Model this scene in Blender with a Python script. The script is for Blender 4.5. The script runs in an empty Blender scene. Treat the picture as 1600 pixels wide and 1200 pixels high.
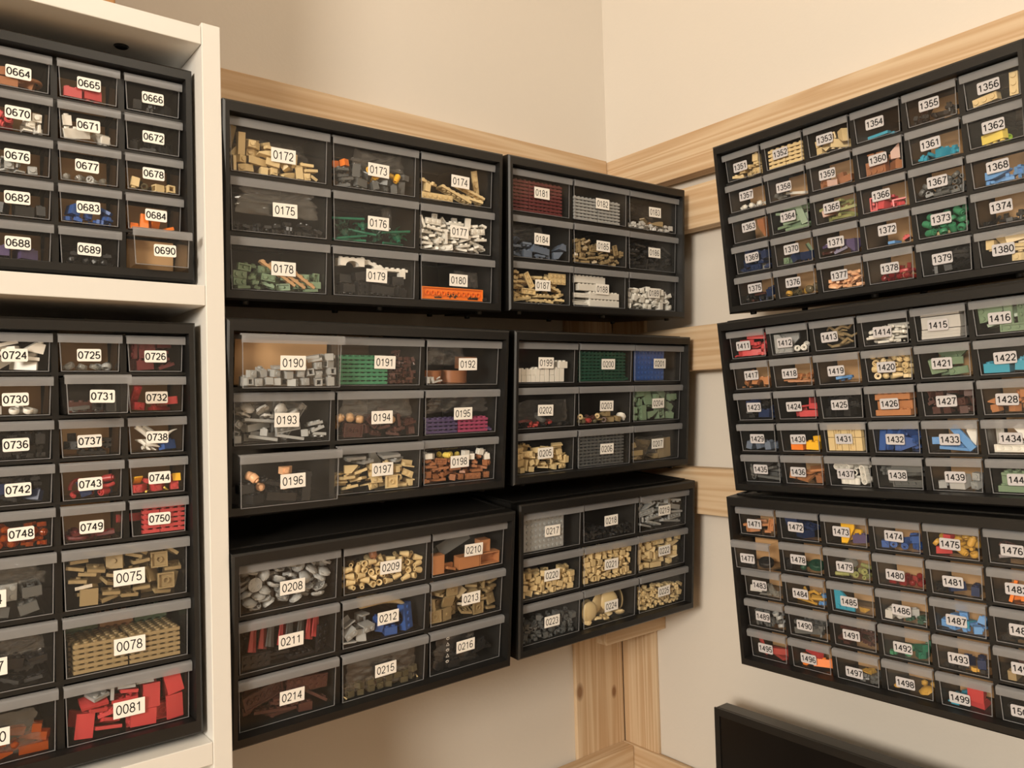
import bpy, math, random
import numpy as np
from mathutils import Matrix, Vector
from bpy import data as D
scene = bpy.context.scene
COL = scene.collection
rad = math.radians

# ------------------------------------------------------------------ camera
def Rx(t): return Matrix.Rotation(t, 4, 'X')
def Ry(t): return Matrix.Rotation(t, 4, 'Y')
def Rz(t): return Matrix.Rotation(t, 4, 'Z')
cam_data = D.cameras.new('camera')
cam_data.sensor_fit = 'HORIZONTAL'
cam_data.sensor_width = 36.0
cam_data.lens = 1230.84 / 1600 * 36.0
cam_data.clip_start = 0.02
cam = D.objects.new('camera', cam_data)
COL.objects.link(cam)
_R = (Rz(-rad(38.54812)) @ Rx(rad(1.66619)) @ Ry(rad(1.60517))) @ Rx(rad(90))
cam.matrix_world = Matrix.Translation((-0.80267, -1.0902, -0.01087)) @ _R
scene.camera = cam

# ------------------------------------------------------------------ light
world = D.worlds.new('world'); scene.world = world
world.use_nodes = True
world.node_tree.nodes['Background'].inputs[0].default_value = (1.0, 0.86, 0.68, 1)
world.node_tree.nodes['Background'].inputs[1].default_value = 0.02

def area(name, loc, target, size, power, color):
    l = D.lights.new(name, 'AREA'); l.shape = 'DISK'; l.size = size; l.energy = power; l.color = color
    o = D.objects.new(name, l); COL.objects.link(o)
    d = Vector(target) - Vector(loc)
    o.rotation_euler = d.to_track_quat('-Z', 'Y').to_euler(); o.location = loc
    return o
WARM = (1.0, 0.90, 0.75)
area('room_lamp_light', (-3.15, -1.88, 0.58), (0.0, -0.5, -0.05), 0.7, 93.0, WARM)
area('ceiling_lamp_light', (-0.40, -1.45, 1.08), (-0.4, -0.7, -0.3), 0.34, 4.5, WARM)
scene.view_settings.view_transform = 'Standard'
scene.view_settings.look = 'None'
scene.view_settings.exposure = 0.0
scene.view_settings.gamma = 1.0
scene.view_settings.use_curve_mapping = False
scene.cycles.max_bounces = 10
scene.cycles.diffuse_bounces = 4
scene.cycles.glossy_bounces = 3
scene.cycles.transmission_bounces = 6
scene.cycles.transparent_max_bounces = 32
scene.cycles.caustics_reflective = False
scene.cycles.caustics_refractive = False
scene.cycles.sample_clamp_indirect = 4.0

# ------------------------------------------------------------------ materials
def srgb(c):
    return tuple(((x / 255) / 12.92 if x / 255 <= .04045 else ((x / 255 + .055) / 1.055) ** 2.4) for x in c) + (1,)
MATS = {}
def principled(name, col, rough=.4, spec=.5, bump=None, coat=0.0, metal=0.0):
    if name in MATS: return MATS[name]
    m = D.materials.new(name); m.use_nodes = True
    nt = m.node_tree; b = nt.nodes['Principled BSDF']
    b.inputs['Base Color'].default_value = col
    b.inputs['Roughness'].default_value = rough
    b.inputs['Specular IOR Level'].default_value = spec
    b.inputs['Metallic'].default_value = metal
    if bump:
        tc = nt.nodes.new('ShaderNodeTexCoord'); n = nt.nodes.new('ShaderNodeTexNoise'); bp = nt.nodes.new('ShaderNodeBump')
        n.inputs['Scale'].default_value = bump[0]; n.inputs['Detail'].default_value = 4
        bp.inputs['Strength'].default_value = bump[1]; bp.inputs['Distance'].default_value = bump[2]
        nt.links.new(tc.outputs['Object'], n.inputs['Vector']); nt.links.new(n.outputs['Fac'], bp.inputs['Height'])
        nt.links.new(bp.outputs['Normal'], b.inputs['Normal'])
    MATS[name] = m
    return m

def sheer(name, tint, haze, hazecol, rough, fres=1.0, translucent=0.0):
    """Clear or frosted plastic: see-through, a share of haze, and a fresnel sheen."""
    if name in MATS: return MATS[name]
    m = D.materials.new(name); m.use_nodes = True
    nt = m.node_tree; nt.nodes.clear(); N = nt.nodes.new; L = nt.links.new
    tr = N('ShaderNodeBsdfTransparent'); tr.inputs[0].default_value = tint
    di = N('ShaderNodeBsdfDiffuse'); di.inputs[0].default_value = hazecol
    src = di
    if translucent:
        tl = N('ShaderNodeBsdfTranslucent'); tl.inputs[0].default_value = hazecol
        mx = N('ShaderNodeMixShader'); mx.inputs[0].default_value = translucent
        L(di.outputs[0], mx.inputs[1]); L(tl.outputs[0], mx.inputs[2]); src = mx
    m1 = N('ShaderNodeMixShader'); m1.inputs[0].default_value = haze
    L(tr.outputs[0], m1.inputs[1]); L(src.outputs[0], m1.inputs[2])
    gl = N('ShaderNodeBsdfGlossy'); gl.inputs['Roughness'].default_value = rough
    lw = N('ShaderNodeLayerWeight')
    pw = N('ShaderNodeMath'); pw.operation = 'POWER'; pw.inputs[1].default_value = 5.0; L(lw.outputs['Facing'], pw.inputs[0])
    sk = N('ShaderNodeMath'); sk.operation = 'MULTIPLY_ADD'; sk.inputs[1].default_value = .96; sk.inputs[2].default_value = .018; L(pw.outputs[0], sk.inputs[0])
    ml = N('ShaderNodeMath'); ml.operation = 'MULTIPLY'; ml.inputs[1].default_value = fres
    L(sk.outputs[0], ml.inputs[0])
    m2 = N('ShaderNodeMixShader'); L(ml.outputs[0], m2.inputs[0]); L(m1.outputs[0], m2.inputs[1]); L(gl.outputs[0], m2.inputs[2])
    o = N('ShaderNodeOutputMaterial'); L(m2.outputs[0], o.inputs[0])
    MATS[name] = m
    return m

def wood(name, axis, seed, knots=()):
    """Pale pine; the grain runs along the given object axis."""
    m = D.materials.new(name); m.use_nodes = True
    nt = m.node_tree; N = nt.nodes.new; L = nt.links.new; b = nt.nodes['Principled BSDF']
    tc = N('ShaderNodeTexCoord'); mp = N('ShaderNodeMapping')
    sc = [1, 1, 1]; sc['XYZ'.index(axis)] = 0.022
    mp.inputs['Scale'].default_value = sc; mp.inputs['Location'].default_value = (seed * .37, seed * .71, seed * .13)
    L(tc.outputs['Object'], mp.inputs['Vector'])
    n1 = N('ShaderNodeTexNoise'); n1.inputs['Scale'].default_value = 26; n1.inputs['Detail'].default_value = 2; n1.inputs['Distortion'].default_value = .2
    L(mp.outputs[0], n1.inputs['Vector'])
    ma = N('ShaderNodeMath'); ma.operation = 'MULTIPLY'; ma.inputs[1].default_value = 58; L(n1.outputs['Fac'], ma.inputs[0])
    si = N('ShaderNodeMath'); si.operation = 'SINE'; L(ma.outputs[0], si.inputs[0])
    n2 = N('ShaderNodeTexNoise'); n2.inputs['Scale'].default_value = 260; n2.inputs['Detail'].default_value = 3; L(mp.outputs[0], n2.inputs['Vector'])
    ad = N('ShaderNodeMath'); ad.operation = 'MULTIPLY_ADD'; ad.inputs[1].default_value = .22; ad.inputs[2].default_value = .28
    L(si.outputs[0], ad.inputs[0])
    ad2 = N('ShaderNodeMath'); ad2.operation = 'MULTIPLY_ADD'; ad2.inputs[1].default_value = .45; L(n2.outputs['Fac'], ad2.inputs[0]); L(ad.outputs[0], ad2.inputs[2])
    cr = N('ShaderNodeValToRGB'); cr.color_ramp.elements[0].position = .15; cr.color_ramp.elements[1].position = .95
    cr.color_ramp.elements[0].color = srgb((220, 197, 166)); cr.color_ramp.elements[1].color = srgb((188, 152, 114))
    L(ad2.outputs[0], cr.inputs[0])
    last = cr.outputs[0]
    for (p, r) in knots:
        s = N('ShaderNodeVectorMath'); s.operation = 'SUBTRACT'; s.inputs[1].default_value = p; L(tc.outputs['Object'], s.inputs[0])
        k = N('ShaderNodeVectorMath'); k.operation = 'MULTIPLY'; kk = [1, 1, 1]; kk['XYZ'.index(axis)] = .55; k.inputs[1].default_value = kk; L(s.outputs[0], k.inputs[0])
        ln = N('ShaderNodeVectorMath'); ln.operation = 'LENGTH'; L(k.outputs[0], ln.inputs[0])
        mr = N('ShaderNodeMapRange'); mr.inputs[1].default_value = r * .55; mr.inputs[2].default_value = r * 1.3; mr.inputs[3].default_value = .8; mr.inputs[4].default_value = 0
        L(ln.outputs['Value'], mr.inputs[0])
        mx = N('ShaderNodeMixRGB'); mx.inputs[2].default_value = srgb((120, 78, 44)); L(mr.outputs[0], mx.inputs[0]); L(last, mx.inputs[1]); last = mx.outputs[0]
    L(last, b.inputs['Base Color']); b.inputs['Roughness'].default_value = .6; b.inputs['Specular IOR Level'].default_value = .25
    return m

PAINT = principled('wall_paint', srgb((221, 214, 205)), .85, .2, bump=(160, .10, .002))
CEIL = principled('ceiling_paint', srgb((240, 235, 225)), .9, .2)
FLOORM = principled('floor_boards', srgb((196, 172, 142)), .5)
BLACK = principled('black_plastic', srgb((25, 24, 23)), .40, .45, bump=(900, .05, .0005))
WHITE = principled('white_laminate', srgb((224, 222, 218)), .38, .4)
CARD = principled('brown_card', srgb((196, 156, 112)), .8, .2)
GREYTAG = principled('grey_label', srgb((198, 196, 200)), .5, .3)  # greyer number tags for the six-column cabinets
PAPER = principled('label_paper', srgb((246, 243, 238)), .6, .3)
INK = principled('black_ink', srgb((22, 22, 24)), .6, .3)
SATIN = principled('satin_charcoal_plastic', srgb((58, 55, 50)), .35, .5)
SCREEN = principled('dark_screen', srgb((10, 10, 11)), .22, .4)
CLEAR = sheer('clear_plastic', (1, 1, 1, 1), .013, srgb((190, 188, 184)), .10)
FROST = sheer('frosted_plastic', (.90, .90, .91, 1), .36, srgb((204, 205, 208)), .25, translucent=.35)
FILM = sheer('bag_film', (.98, .98, .98, 1), .025, srgb((220, 218, 212)), .10, fres=3.6)
FILMD = sheer('smoky_bag_film', (.86, .86, .86, 1), .035, srgb((180, 178, 174)), .12, fres=3.2)

# colour name: (word for labels, sRGB, see-through)
COLOURS = {
 'tan': ('tan', (224, 200, 150)), 'dtan': ('dark tan', (154, 134, 98)), 'white': ('white', (243, 240, 232)), 'lgrey': ('light grey', (166, 168, 168)),
 'dgrey': ('dark grey', (92, 94, 94)), 'black': ('black', (28, 29, 31)), 'red': ('red', (194, 66, 68)), 'dred': ('dark red', (100, 38, 40)),
 'coral': ('bright red', (210, 82, 86)), 'blue': ('blue', (52, 90, 160)), 'dblue': ('dark blue', (28, 46, 84)), 'azure': ('azure', (54, 156, 186)),
 'green': ('green', (58, 136, 98)), 'dgreen': ('dark green', (26, 72, 56)), 'teal': ('deep green', (22, 108, 82)), 'sgreen': ('sand green', (122, 146, 118)),
 'nougat': ('nougat', (186, 126, 82)), 'dorange': ('dark orange', (162, 106, 70)), 'mtan': ('warm tan', (198, 158, 116)), 'brown': ('reddish brown', (76, 44, 38)), 'orange': ('orange', (248, 132, 40)),
 'yellow': ('yellow', (250, 192, 40)), 'lyellow': ('pale yellow', (252, 226, 110)), 'lime': ('lime', (168, 204, 58)), 'purple': ('purple', (80, 67, 106)),
 'magenta': ('magenta', (160, 66, 102)), 'peach': ('peach', (244, 190, 146)), 'mblue': ('medium blue', (104, 158, 218)), 'sblue': ('sand blue', (104, 117, 137)),
 'olive': ('olive', (156, 158, 98)), 'gold': ('gold', (206, 160, 70)), 'smoke': ('smoky clear', (150, 140, 110)), 'amber': ('clear amber', (226, 108, 30)),
 'clear': ('clear', (225, 225, 220)), 'ruby': ('clear red', (190, 20, 34)), 'rose': ('dull red', (170, 66, 62)), 'lav': ('pale grey', (200, 198, 194)), 'skin': ('peach', (232, 164, 120)),
}
GLASSY = {'smoke': .5, 'amber': .45, 'clear': .22, 'ruby': .5}
def colmat(c):
    key = 'toy_' + COLOURS[c][0].replace(' ', '_')
    if key in MATS: return MATS[key]
    col = srgb(COLOURS[c][1])
    if c in GLASSY:
        return sheer(key, tuple(.45 + .55 * x for x in col[:3]) + (1,), GLASSY[c], col, .08, 1.6, .4)
    return principled(key, col, .36, .45)

# ------------------------------------------------------------------ mesh helpers
class MB:
    def __init__(s): s.v = []; s.f = []; s.m = []
    def add(s, vs, fs, mi=0, M=None):
        o = len(s.v)
        if M is not None: vs = [tuple(M @ Vector(p)) for p in vs]
        s.v += [tuple(p) for p in vs]
        s.f += [tuple(i + o for i in f) for f in fs]
        s.m += [mi] * len(fs)
        return s
    def box(s, x0, y0, z0, x1, y1, z1, mi=0, M=None):
        vs = [(x0, y0, z0), (x1, y0, z0), (x1, y1, z0), (x0, y1, z0), (x0, y0, z1), (x1, y0, z1), (x1, y1, z1), (x0, y1, z1)]
        return s.add(vs, [(3, 2, 1, 0), (4, 5, 6, 7), (0, 1, 5, 4), (1, 2, 6, 5), (2, 3, 7, 6), (3, 0, 4, 7)], mi, M)
    def shell(s, x0, y0, z0, x1, y1, z1, w, t, mi=0, M=None):
        """box hollow from below: walls w, top t"""
        a = [(x0, y0), (x1, y0), (x1, y1), (x0, y1)]; b = [(x0 + w, y0 + w), (x1 - w, y0 + w), (x1 - w, y1 - w), (x0 + w, y1 - w)]
        vs = [(p[0], p[1], z1) for p in a] + [(p[0], p[1], z0) for p in a] + [(p[0], p[1], z0) for p in b] + [(p[0], p[1], z1 - t) for p in b]
        fs = [(0, 1, 2, 3), (15, 14, 13, 12)]
        for i in range(4):
            j = (i + 1) % 4
            fs += [(4 + i, 4 + j, j, i), (8 + i, 8 + j, 4 + j, 4 + i), (12 + i, 12 + j, 8 + j, 8 + i)]
        return s.add(vs, fs, mi, M)
    def lathe(s, prof, n=12, mi=0, M=None, closed=False):
        """prof: (r, z) pairs turned about z"""
        vs = []; fs = []; k = len(prof)
        for i in range(n):
            a = 2 * math.pi * i / n; c, d = math.cos(a), math.sin(a)
            vs += [(r * c, r * d, z) for r, z in prof]
        for i in range(n):
            j = (i + 1) % n
            for q in range(k if closed else k - 1):
                p = (q + 1) % k
                fs.append((i * k + q, j * k + q, j * k + p, i * k + p))
        if not closed:
            if prof[0][0] > 1e-6: fs.append(tuple(i * k for i in range(n))[::-1])
            if prof[-1][0] > 1e-6: fs.append(tuple(i * k + k - 1 for i in range(n)))
        return s.add(vs, fs, mi, M)
    def cyl(s, x, y, z0, z1, r, n=10, mi=0):
        return s.lathe([(r, z0), (r, z1)], n, mi, Matrix.Translation((x, y, 0)))
    def ring(s, x, y, z0, z1, ro, ri, n=10, mi=0, M=None):
        T = Matrix.Translation((x, y, 0))
        return s.lathe([(ro, z0), (ro, z1), (ri, z1), (ri, z0)], n, mi, T if M is None else M @ T, True)
    def prism(s, poly, z0, z1, mi=0, M=None):
        n = len(poly)
        vs = [(p[0], p[1], z0) for p in poly] + [(p[0], p[1], z1) for p in poly]
        fs = [tuple(range(n))[::-1], tuple(range(n, 2 * n))] + [(i, (i + 1) % n, n + (i + 1) % n, n + i) for i in range(n)]
        return s.add(vs, fs, mi, M)
    def tube(s, pts, rs, n=8, mi=0):
        vs = []; fs = []; k = len(pts)
        for i, p in enumerate(pts):
            p = Vector(p); t = (Vector(pts[min(i + 1, k - 1)]) - Vector(pts[max(i - 1, 0)])).normalized()
            u = t.cross(Vector((0.13, .21, 1))).normalized(); w = t.cross(u)
            r = rs[i] if isinstance(rs, (list, tuple)) else rs
            vs += [tuple(p + u * r * math.cos(2 * math.pi * j / n) + w * r * math.sin(2 * math.pi * j / n)) for j in range(n)]
        for i in range(k - 1):
            for j in range(n):
                fs.append((i * n + j, i * n + (j + 1) % n, (i + 1) * n + (j + 1) % n, (i + 1) * n + j))
        fs += [tuple(range(n))[::-1], tuple(range((k - 1) * n, k * n))]
        return s.add(vs, fs, mi)
    def mesh(s, name, mats, scale=1.0, smooth=0, centre=False):
        v = np.array(s.v, dtype=float)
        if centre: v = v - (v.max(0) + v.min(0)) / 2
        me = D.meshes.new(name)
        me.from_pydata((v * scale).tolist(), [], s.f)
        for m in mats: me.materials.append(m)
        me.polygons.foreach_set('material_index', s.m)
        me.update()
        if smooth:
            me.polygons.foreach_set('use_smooth', [True] * len(me.polygons))
            me.set_sharp_from_angle(angle=rad(smooth))
        return me

def put(name, me, parent=None, M=None, **props):
    o = D.objects.new(name, me); COL.objects.link(o)
    if parent is not None: o.parent = parent
    if M is not None:
        if parent is not None: o.matrix_local = M
        else: o.matrix_world = M
    for k, v in props.items(): o[k] = v
    return o
def empty(name, M, label, category, group=None):
    o = D.objects.new(name, None); COL.objects.link(o); o.matrix_world = M; o.empty_display_size = .02
    o['label'] = label; o['category'] = category
    if group: o['group'] = group
    return o
def bevelled(o, w, seg=2):
    b = o.modifiers.new('bevel', 'BEVEL'); b.width = w; b.segments = seg; b.limit_method = 'ANGLE'; b.angle_limit = rad(50)
    return o
def slab(name, x0, y0, z0, x1, y1, z1, mat, parent=None, bev=0, **props):
    """a board with its own origin at its centre"""
    c = ((x0 + x1) / 2, (y0 + y1) / 2, (z0 + z1) / 2); h = ((x1 - x0) / 2, (y1 - y0) / 2, (z1 - z0) / 2)
    me = MB().box(-h[0], -h[1], -h[2], h[0], h[1], h[2]).mesh(name, [mat])
    M = Matrix.Translation(c)
    if parent is not None: M = parent.matrix_world.inverted() @ M
    o = put(name, me, parent, M, **props)
    return bevelled(o, bev) if bev else o

# ------------------------------------------------------------------ the room
WX, WY, FZ, CZ = .30, -.022, -1.50, 1.15
X0, Y0 = -4.2, -4.2
slab('wall_left', X0 - .1, WY, FZ, WX + .1, WY + .1, CZ, PAINT, kind='structure')
slab('wall_right', WX, Y0 - .1, FZ, WX + .1, WY, CZ, PAINT, kind='structure')
slab('wall_back', X0 - .1, Y0 - .1, FZ, WX, Y0, CZ, PAINT, kind='structure')
slab('wall_side', X0 - .1, Y0, FZ, X0, WY, CZ, PAINT, kind='structure')
slab('floor', X0 - .1, Y0 - .1, FZ - .1, WX + .1, WY + .1, FZ, FLOORM, kind='structure')
slab('ceiling', X0 - .1, Y0 - .1, CZ, WX + .1, WY + .1, CZ + .1, CEIL, kind='structure')

# timber frame on the two walls
XR, YR = WX - .036, WY - .036          # rail front faces
XP, YP = WX - .008, WY - .008          # post front faces
def timber(name, a, b, axis, seed, label, group=None, knots=(), zt=0.0, bev=.0015):
    c = [(a[i] + b[i]) / 2 for i in range(3)]; h = [(b[i] - a[i]) / 2 for i in range(3)]
    m = MB().box(-h[0], -h[1], -h[2], h[0], h[1], h[2])
    if zt:   # the board tapers a little along y
        m.v = [(p[0], p[1], p[2] * (1 - zt * p[1] / h[1])) for p in m.v]
    me = m.mesh(name, [wood('pine_%d' % seed, axis, seed, knots)])
    o = put(name, me, None, Matrix.Translation(c), label=label, category='board')
    if group: o['group'] = group
    return bevelled(o, bev)
TM = 'timber battens around the corner'
RZ = [(.373, .4465), (.281, .3535), (.042, .1165), (-.199, -.1215)]
rn = ['uppermost', 'second', 'third', 'lowest']
for i, (z0, z1) in enumerate(RZ):
    timber('wooden_rail', (-1.0, YR, z0), (XR - .001, YP, z1), 'X', 1 + i,
           ['pale pine rail above the cabinets, running from the bookcase to the corner', 'pine rail hidden behind the top pair of nine-drawer cabinets',
            'shaded pine rail in the gap under the top pair of nine-drawer cabinets', 'pine rail behind the bottom pair of nine-drawer cabinets'][i], TM)
kn = [[((0, .12, -.012), .009)], [((0, .62 - .16, -.01), .006)], [], []]
for i, (z0, z1) in enumerate(RZ):
    timber('wooden_rail', (XR, -1.25, z0), (XP, YP - .001, z1), 'Y', 11 + i,
           ['pale pine rail above the topmost six-column cabinet, meeting the corner', 'pine rail just under the uppermost one, between the two walls of cabinets',
            'pine rail beside the middle row of cabinets, with slanting grain', 'pine rail with a dark crack, beside the bottom row of cabinets'][i], TM, kn[i], zt=(.055 if i == 0 else 0))
timber('wooden_post', (.1705, YP, FZ), (XP, WY, .44), 'Z', 21, 'wide pine upright with a knot, in the corner below the cabinets', TM, [((-.052, -.004, -.0), .008), ((.035, -.004, -.02), .006)])
timber('wooden_post', (XP, -.1125, FZ), (WX, -.0305, .44), 'Z', 22, 'narrower pine upright on the wall beside the screen, in the corner', TM)
timber('wooden_rail', (-1.0, YR - .001, -.72), (.2845, YP, -.6465), 'X', 23, 'low pine rail meeting the corner under the uprights, on the wall below nine-drawer cabinets', TM)
timber('wooden_rail', (.2855, -1.25, -.72), (XP + .004, YP - .001, -.6465), 'Y', 24, 'low pine rail running behind the black screen', TM)
timber('wooden_block', (.148, -.133, -.4185), (WX, -.109, -.352), 'X', 25, 'short pine block under the lowest cabinet in the corner', None)

# ------------------------------------------------------------------ bookcase
BX0, BX1, BYF, BYB = -1.36, -.5222, -.257, -.062
bk = empty('bookcase', Matrix.Translation(((BX0 + BX1) / 2, (BYF + BYB) / 2, FZ)), 'tall white bookcase holding two black drawer cabinets', 'bookcase')
slab('side_panel', BX1 - .0194, BYF, FZ, BX1, BYB, .4014, WHITE, bk, .0008)
slab('side_panel', BX0, BYF, FZ, BX0 + .0194, BYB, .4014, WHITE, bk, .0008)
slab('top_board', BX0 + .0196, BYF + .0005, .378, BX1 - .0196, BYB, .397, WHITE, bk, .0008)
SH_MID, SH_LOW = .1242, -.3443
slab('shelf', BX0 + .0196, BYF + .0005, SH_MID - .021, BX1 - .0196, BYB, SH_MID, WHITE, bk, .0008)
slab('shelf', BX0 + .0196, BYF + .0005, SH_LOW - .0225, BX1 - .0196, BYB, SH_LOW, WHITE, bk, .0008)
slab('shelf', BX0 + .0196, BYF + .0005, -.85, BX1 - .0196, BYB, -.829, WHITE, bk, .0008)
slab('shelf', BX0 + .0196, BYF + .0005, FZ + .05, BX1 - .0196, BYB, FZ + .071, WHITE, bk, .0008)
slab('back_panel', BX0 + .0196, BYB - .004, FZ, BX1 - .0196, BYB, .377, WHITE, bk)
m = MB().lathe([(.004, -.0005), (.0062, -.0012), (.0075, 0)], 20)
put('cam_fitting', m.mesh('cam_fitting', [BLACK], 1, 40), bk, bk.matrix_world.inverted() @ Matrix.Translation((-.6075, -.205, .3779)))

# a carton stored on top of the bookcase
KRAFT = principled('kraft_board', srgb((176, 132, 88)), .8, .2)
bxx = empty('cardboard_box', Matrix.Translation((-.86, -.16, .397)), 'brown cardboard box standing on top of the white bookcase', 'box')
slab('box_body', -1.10, -.25, .3976, -.622, -.07, .70, KRAFT, bxx, .002)
slab('lid_flap', -1.10, -.25, .7002, -.622, -.161, .7025, KRAFT, bxx)
slab('lid_flap', -1.10, -.159, .7002, -.622, -.07, .7025, KRAFT, bxx)
# ------------------------------------------------------------------ screen and desk
dk = empty('desk', Matrix.Translation((-.07, -1.0, FZ)), 'plain desk along the wall under the black screen', 'desk')
slab('desk_top', -.42, -1.75, -.80, .27, -.25, -.775, principled('desk_oak', srgb((170, 130, 90)), .5), dk, .002)
for x in (-.38, .21):
    for y in (-1.70, -.30): slab('leg', x, y - .02, FZ, x + .04, y + .02, -.80, BLACK, dk)
SX, SY1, SY0, SZ1, SZ0 = .185, -.323, -.93, -.477, -.755
mo = empty('monitor', Matrix.Translation((.20, -.66, -.775)), 'flat black screen standing near the wall under six-column cabinets', 'monitor')
slab('housing', SX + .003, SY0, SZ0, SX + .031, SY1, SZ1, SATIN, mo, .0025)
fr = MB()
for (a0, b0, a1, b1) in ((SY0, SZ1 - .011, SY1, SZ1), (SY0, SZ0, SY1, SZ0 + .014), (SY0, SZ0 + .014, SY0 + .009, SZ1 - .011), (SY1 - .009, SZ0 + .014, SY1, SZ1 - .011)):
    fr.box(SX, a0, b0, SX + .003, a1, b1)
put('bezel', fr.mesh('bezel', [BLACK]), mo, mo.matrix_world.inverted())
slab('screen_panel', SX + .0015, SY0 + .009, SZ0 + .014, SX + .003, SY1 - .009, SZ1 - .011, SCREEN, mo)
slab('stand', SX + .031, -.70, -.765, SX + .05, -.62, -.55, BLACK, mo)
slab('base', SX - .10, -.77, -.775, SX + .07, -.55, -.765, BLACK, mo, .003)

# ------------------------------------------------------------------ digits for the number labels
def arc(cx, cy, rx, ry, a0, a1, n=14):
    return [(cx + rx * math.cos(rad(a0 + (a1 - a0) * i / n)), cy + ry * math.sin(rad(a0 + (a1 - a0) * i / n))) for i in range(n + 1)]
six = [arc(.31, .30, .24, .26, 0, 360, 20), arc(.33, .50, .26, .455, 48, 205, 12)]
GLYPH = {
 '0': [arc(.31, .5, .25, .455, 0, 360, 24)],
 '1': [[(.10, .745), (.20, .765), (.29, .82), (.35, .95)], [(.35, .955), (.35, 0)]],
 '2': [arc(.31, .68, .235, .275, 172, -38, 14) + [(.30, .27), (.12, .13), (.06, .045)], [(.05, .045), (.57, .045)]],
 '3': [arc(.29, .725, .21, .23, 165, -85, 12), arc(.29, .275, .25, .235, 85, -165, 14)],
 '4': [[(.42, 0), (.42, .955)], [(.42, .93), (.06, .30), (.58, .30)]],
 '5': [[(.53, .955), (.16, .955), (.09, .49)] + arc(.30, .315, .25, .275, 138, -160, 14)],
 '6': six,
 '7': [[(.05, .955), (.565, .955), (.43, .70), (.32, .40), (.25, 0)]],
 '8': [arc(.31, .735, .205, .22, 0, 360, 18), arc(.31, .275, .25, .235, 0, 360, 20)],
 '9': [[(.62 - x, 1 - y) for x, y in st] for st in six],
}
def ribbon(mb, pts, t, z, M, mi):
    closed = abs(pts[0][0] - pts[-1][0]) + abs(pts[0][1] - pts[-1][1]) < 1e-6
    if closed: pts = pts[:-1]
    n = len(pts); L = []
    for i in range(n):
        p = Vector(pts[i])
        a = Vector(pts[(i - 1) % n]) if (closed or i > 0) else None
        b = Vector(pts[(i + 1) % n]) if (closed or i < n - 1) else None
        d1 = (p - a).normalized() if a is not None else (b - p).normalized()
        d2 = (b - p).normalized() if b is not None else d1
        nn = Vector((-(d1 + d2).y, (d1 + d2).x)).normalized()
        k = t / 2 / max(.45, nn.dot(Vector((-d1.y, d1.x))))
        L.append((p + nn * k, p - nn * k))
    vs = [(q.x, q.y, z) for pr in L for q in pr]; fs = []
    for i in range(n if closed else n - 1):
        j = (i + 1) % n
        fs.append((2 * i, 2 * i + 1, 2 * j + 1, 2 * j))
    mb.add(vs, fs, mi, M)

def label_mesh(num, big, paper):
    """paper tag in the x-z plane, facing -y, centred on the origin (metres)"""
    w, h, t = (.0288, .0158, .0003) if big else (.0212, .0122, .0004)
    r = .0003 if big else .0016
    poly = []
    for cx, cy, a in ((w / 2 - r, -h / 2 + r, -90), (w / 2 - r, h / 2 - r, 0), (-w / 2 + r, h / 2 - r, 90), (-w / 2 + r, -h / 2 + r, 180)):
        poly += arc(cx, cy, r, r, a, a + 90, 5 if not big else 2)
    mb = MB(); F = Matrix.Rotation(rad(90), 4, 'X')   # x,y,z -> x,-z,y : face towards -y
    mb.prism(poly, 0, t, 0, F)
    H = .0094 if big else .0070
    adv = .70 * H * (.92 if big else 1.02); st = .118 if big else .16
    tot = adv * 3 + .62 * H
    for i, ch in enumerate(num):
        M = F @ Matrix.Translation((-tot / 2 + i * adv, -H / 2, t + .00006 + i * 1e-6)) @ Matrix.Diagonal((H * (.92 if big else 1.02), H, 1, 1))
        for k, s in enumerate(GLYPH[ch]): ribbon(mb, s, st, k * 1e-6, M, 1)
    return mb.mesh('number_label', [paper, INK])

# ------------------------------------------------------------------ drawer cabinets
W, DEP = .375, .16
A9, L9, P9, B9, Q9, REC = .00899, .11725, .12052, .01451, .06423, .00656
A30, L30, B30, Q30 = .00868, .05717, .01354, .04134
HB, HS = .0580, .0365              # drawer heights
POSE = {
'A': (-.5214, -.2606, .3252, -.2723, 4.8628, -.9304), 'B': (-.1357, -.2607, .3341, .3077, 3.4073, -1.0894), 'C': (-.5208, -.2609, .0900, -.6416, 5.7104, -.1863),
'D': (-.1303, -.2574, .0928, .2789, 4.2918, -.5660), 'E': (-.5214, -.2652, -.1565, -.4093, 7.1276, -1.0548), 'F': (-.1291, -.2552, -.1446, .1240, 3.8402, -.5402),
'G': (.0725, -.4388, .3318, -.6617, 5.4411, -.5460), 'H': (.0689, -.4383, .0932, .0305, 6.0013, -.8399), 'I': (.0756, -.4384, -.1392, .6558, 4.9243, -.2744),
'J': (-.9201, -.2268, .3574, -1.2343, .0212, .0790), 'K': (-.9236, -.2349, .0844, -1.3617, .0717, -.2541)}
HGT = {**{c: .21314 for c in 'ABCDEF'}, **{c: .22646 for c in 'GHIJ'}, 'K': .42366}
FIRST = dict(A=172, B=181, C=190, D=199, E=208, F=217, G=1351, H=1411, I=1471, J=661, K=721)
WHERE = {'A': 'top cabinet beside bookcase', 'B': 'top corner cabinet', 'C': 'middle cabinet beside bookcase', 'D': 'middle corner cabinet',
         'E': 'bottom cabinet beside bookcase', 'F': 'bottom corner cabinet', 'G': 'topmost six-column cabinet', 'H': 'middle six-column cabinet',
         'I': 'lowest six-column cabinet', 'J': 'upper bookcase cabinet', 'K': 'lower bookcase cabinet'}
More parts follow.
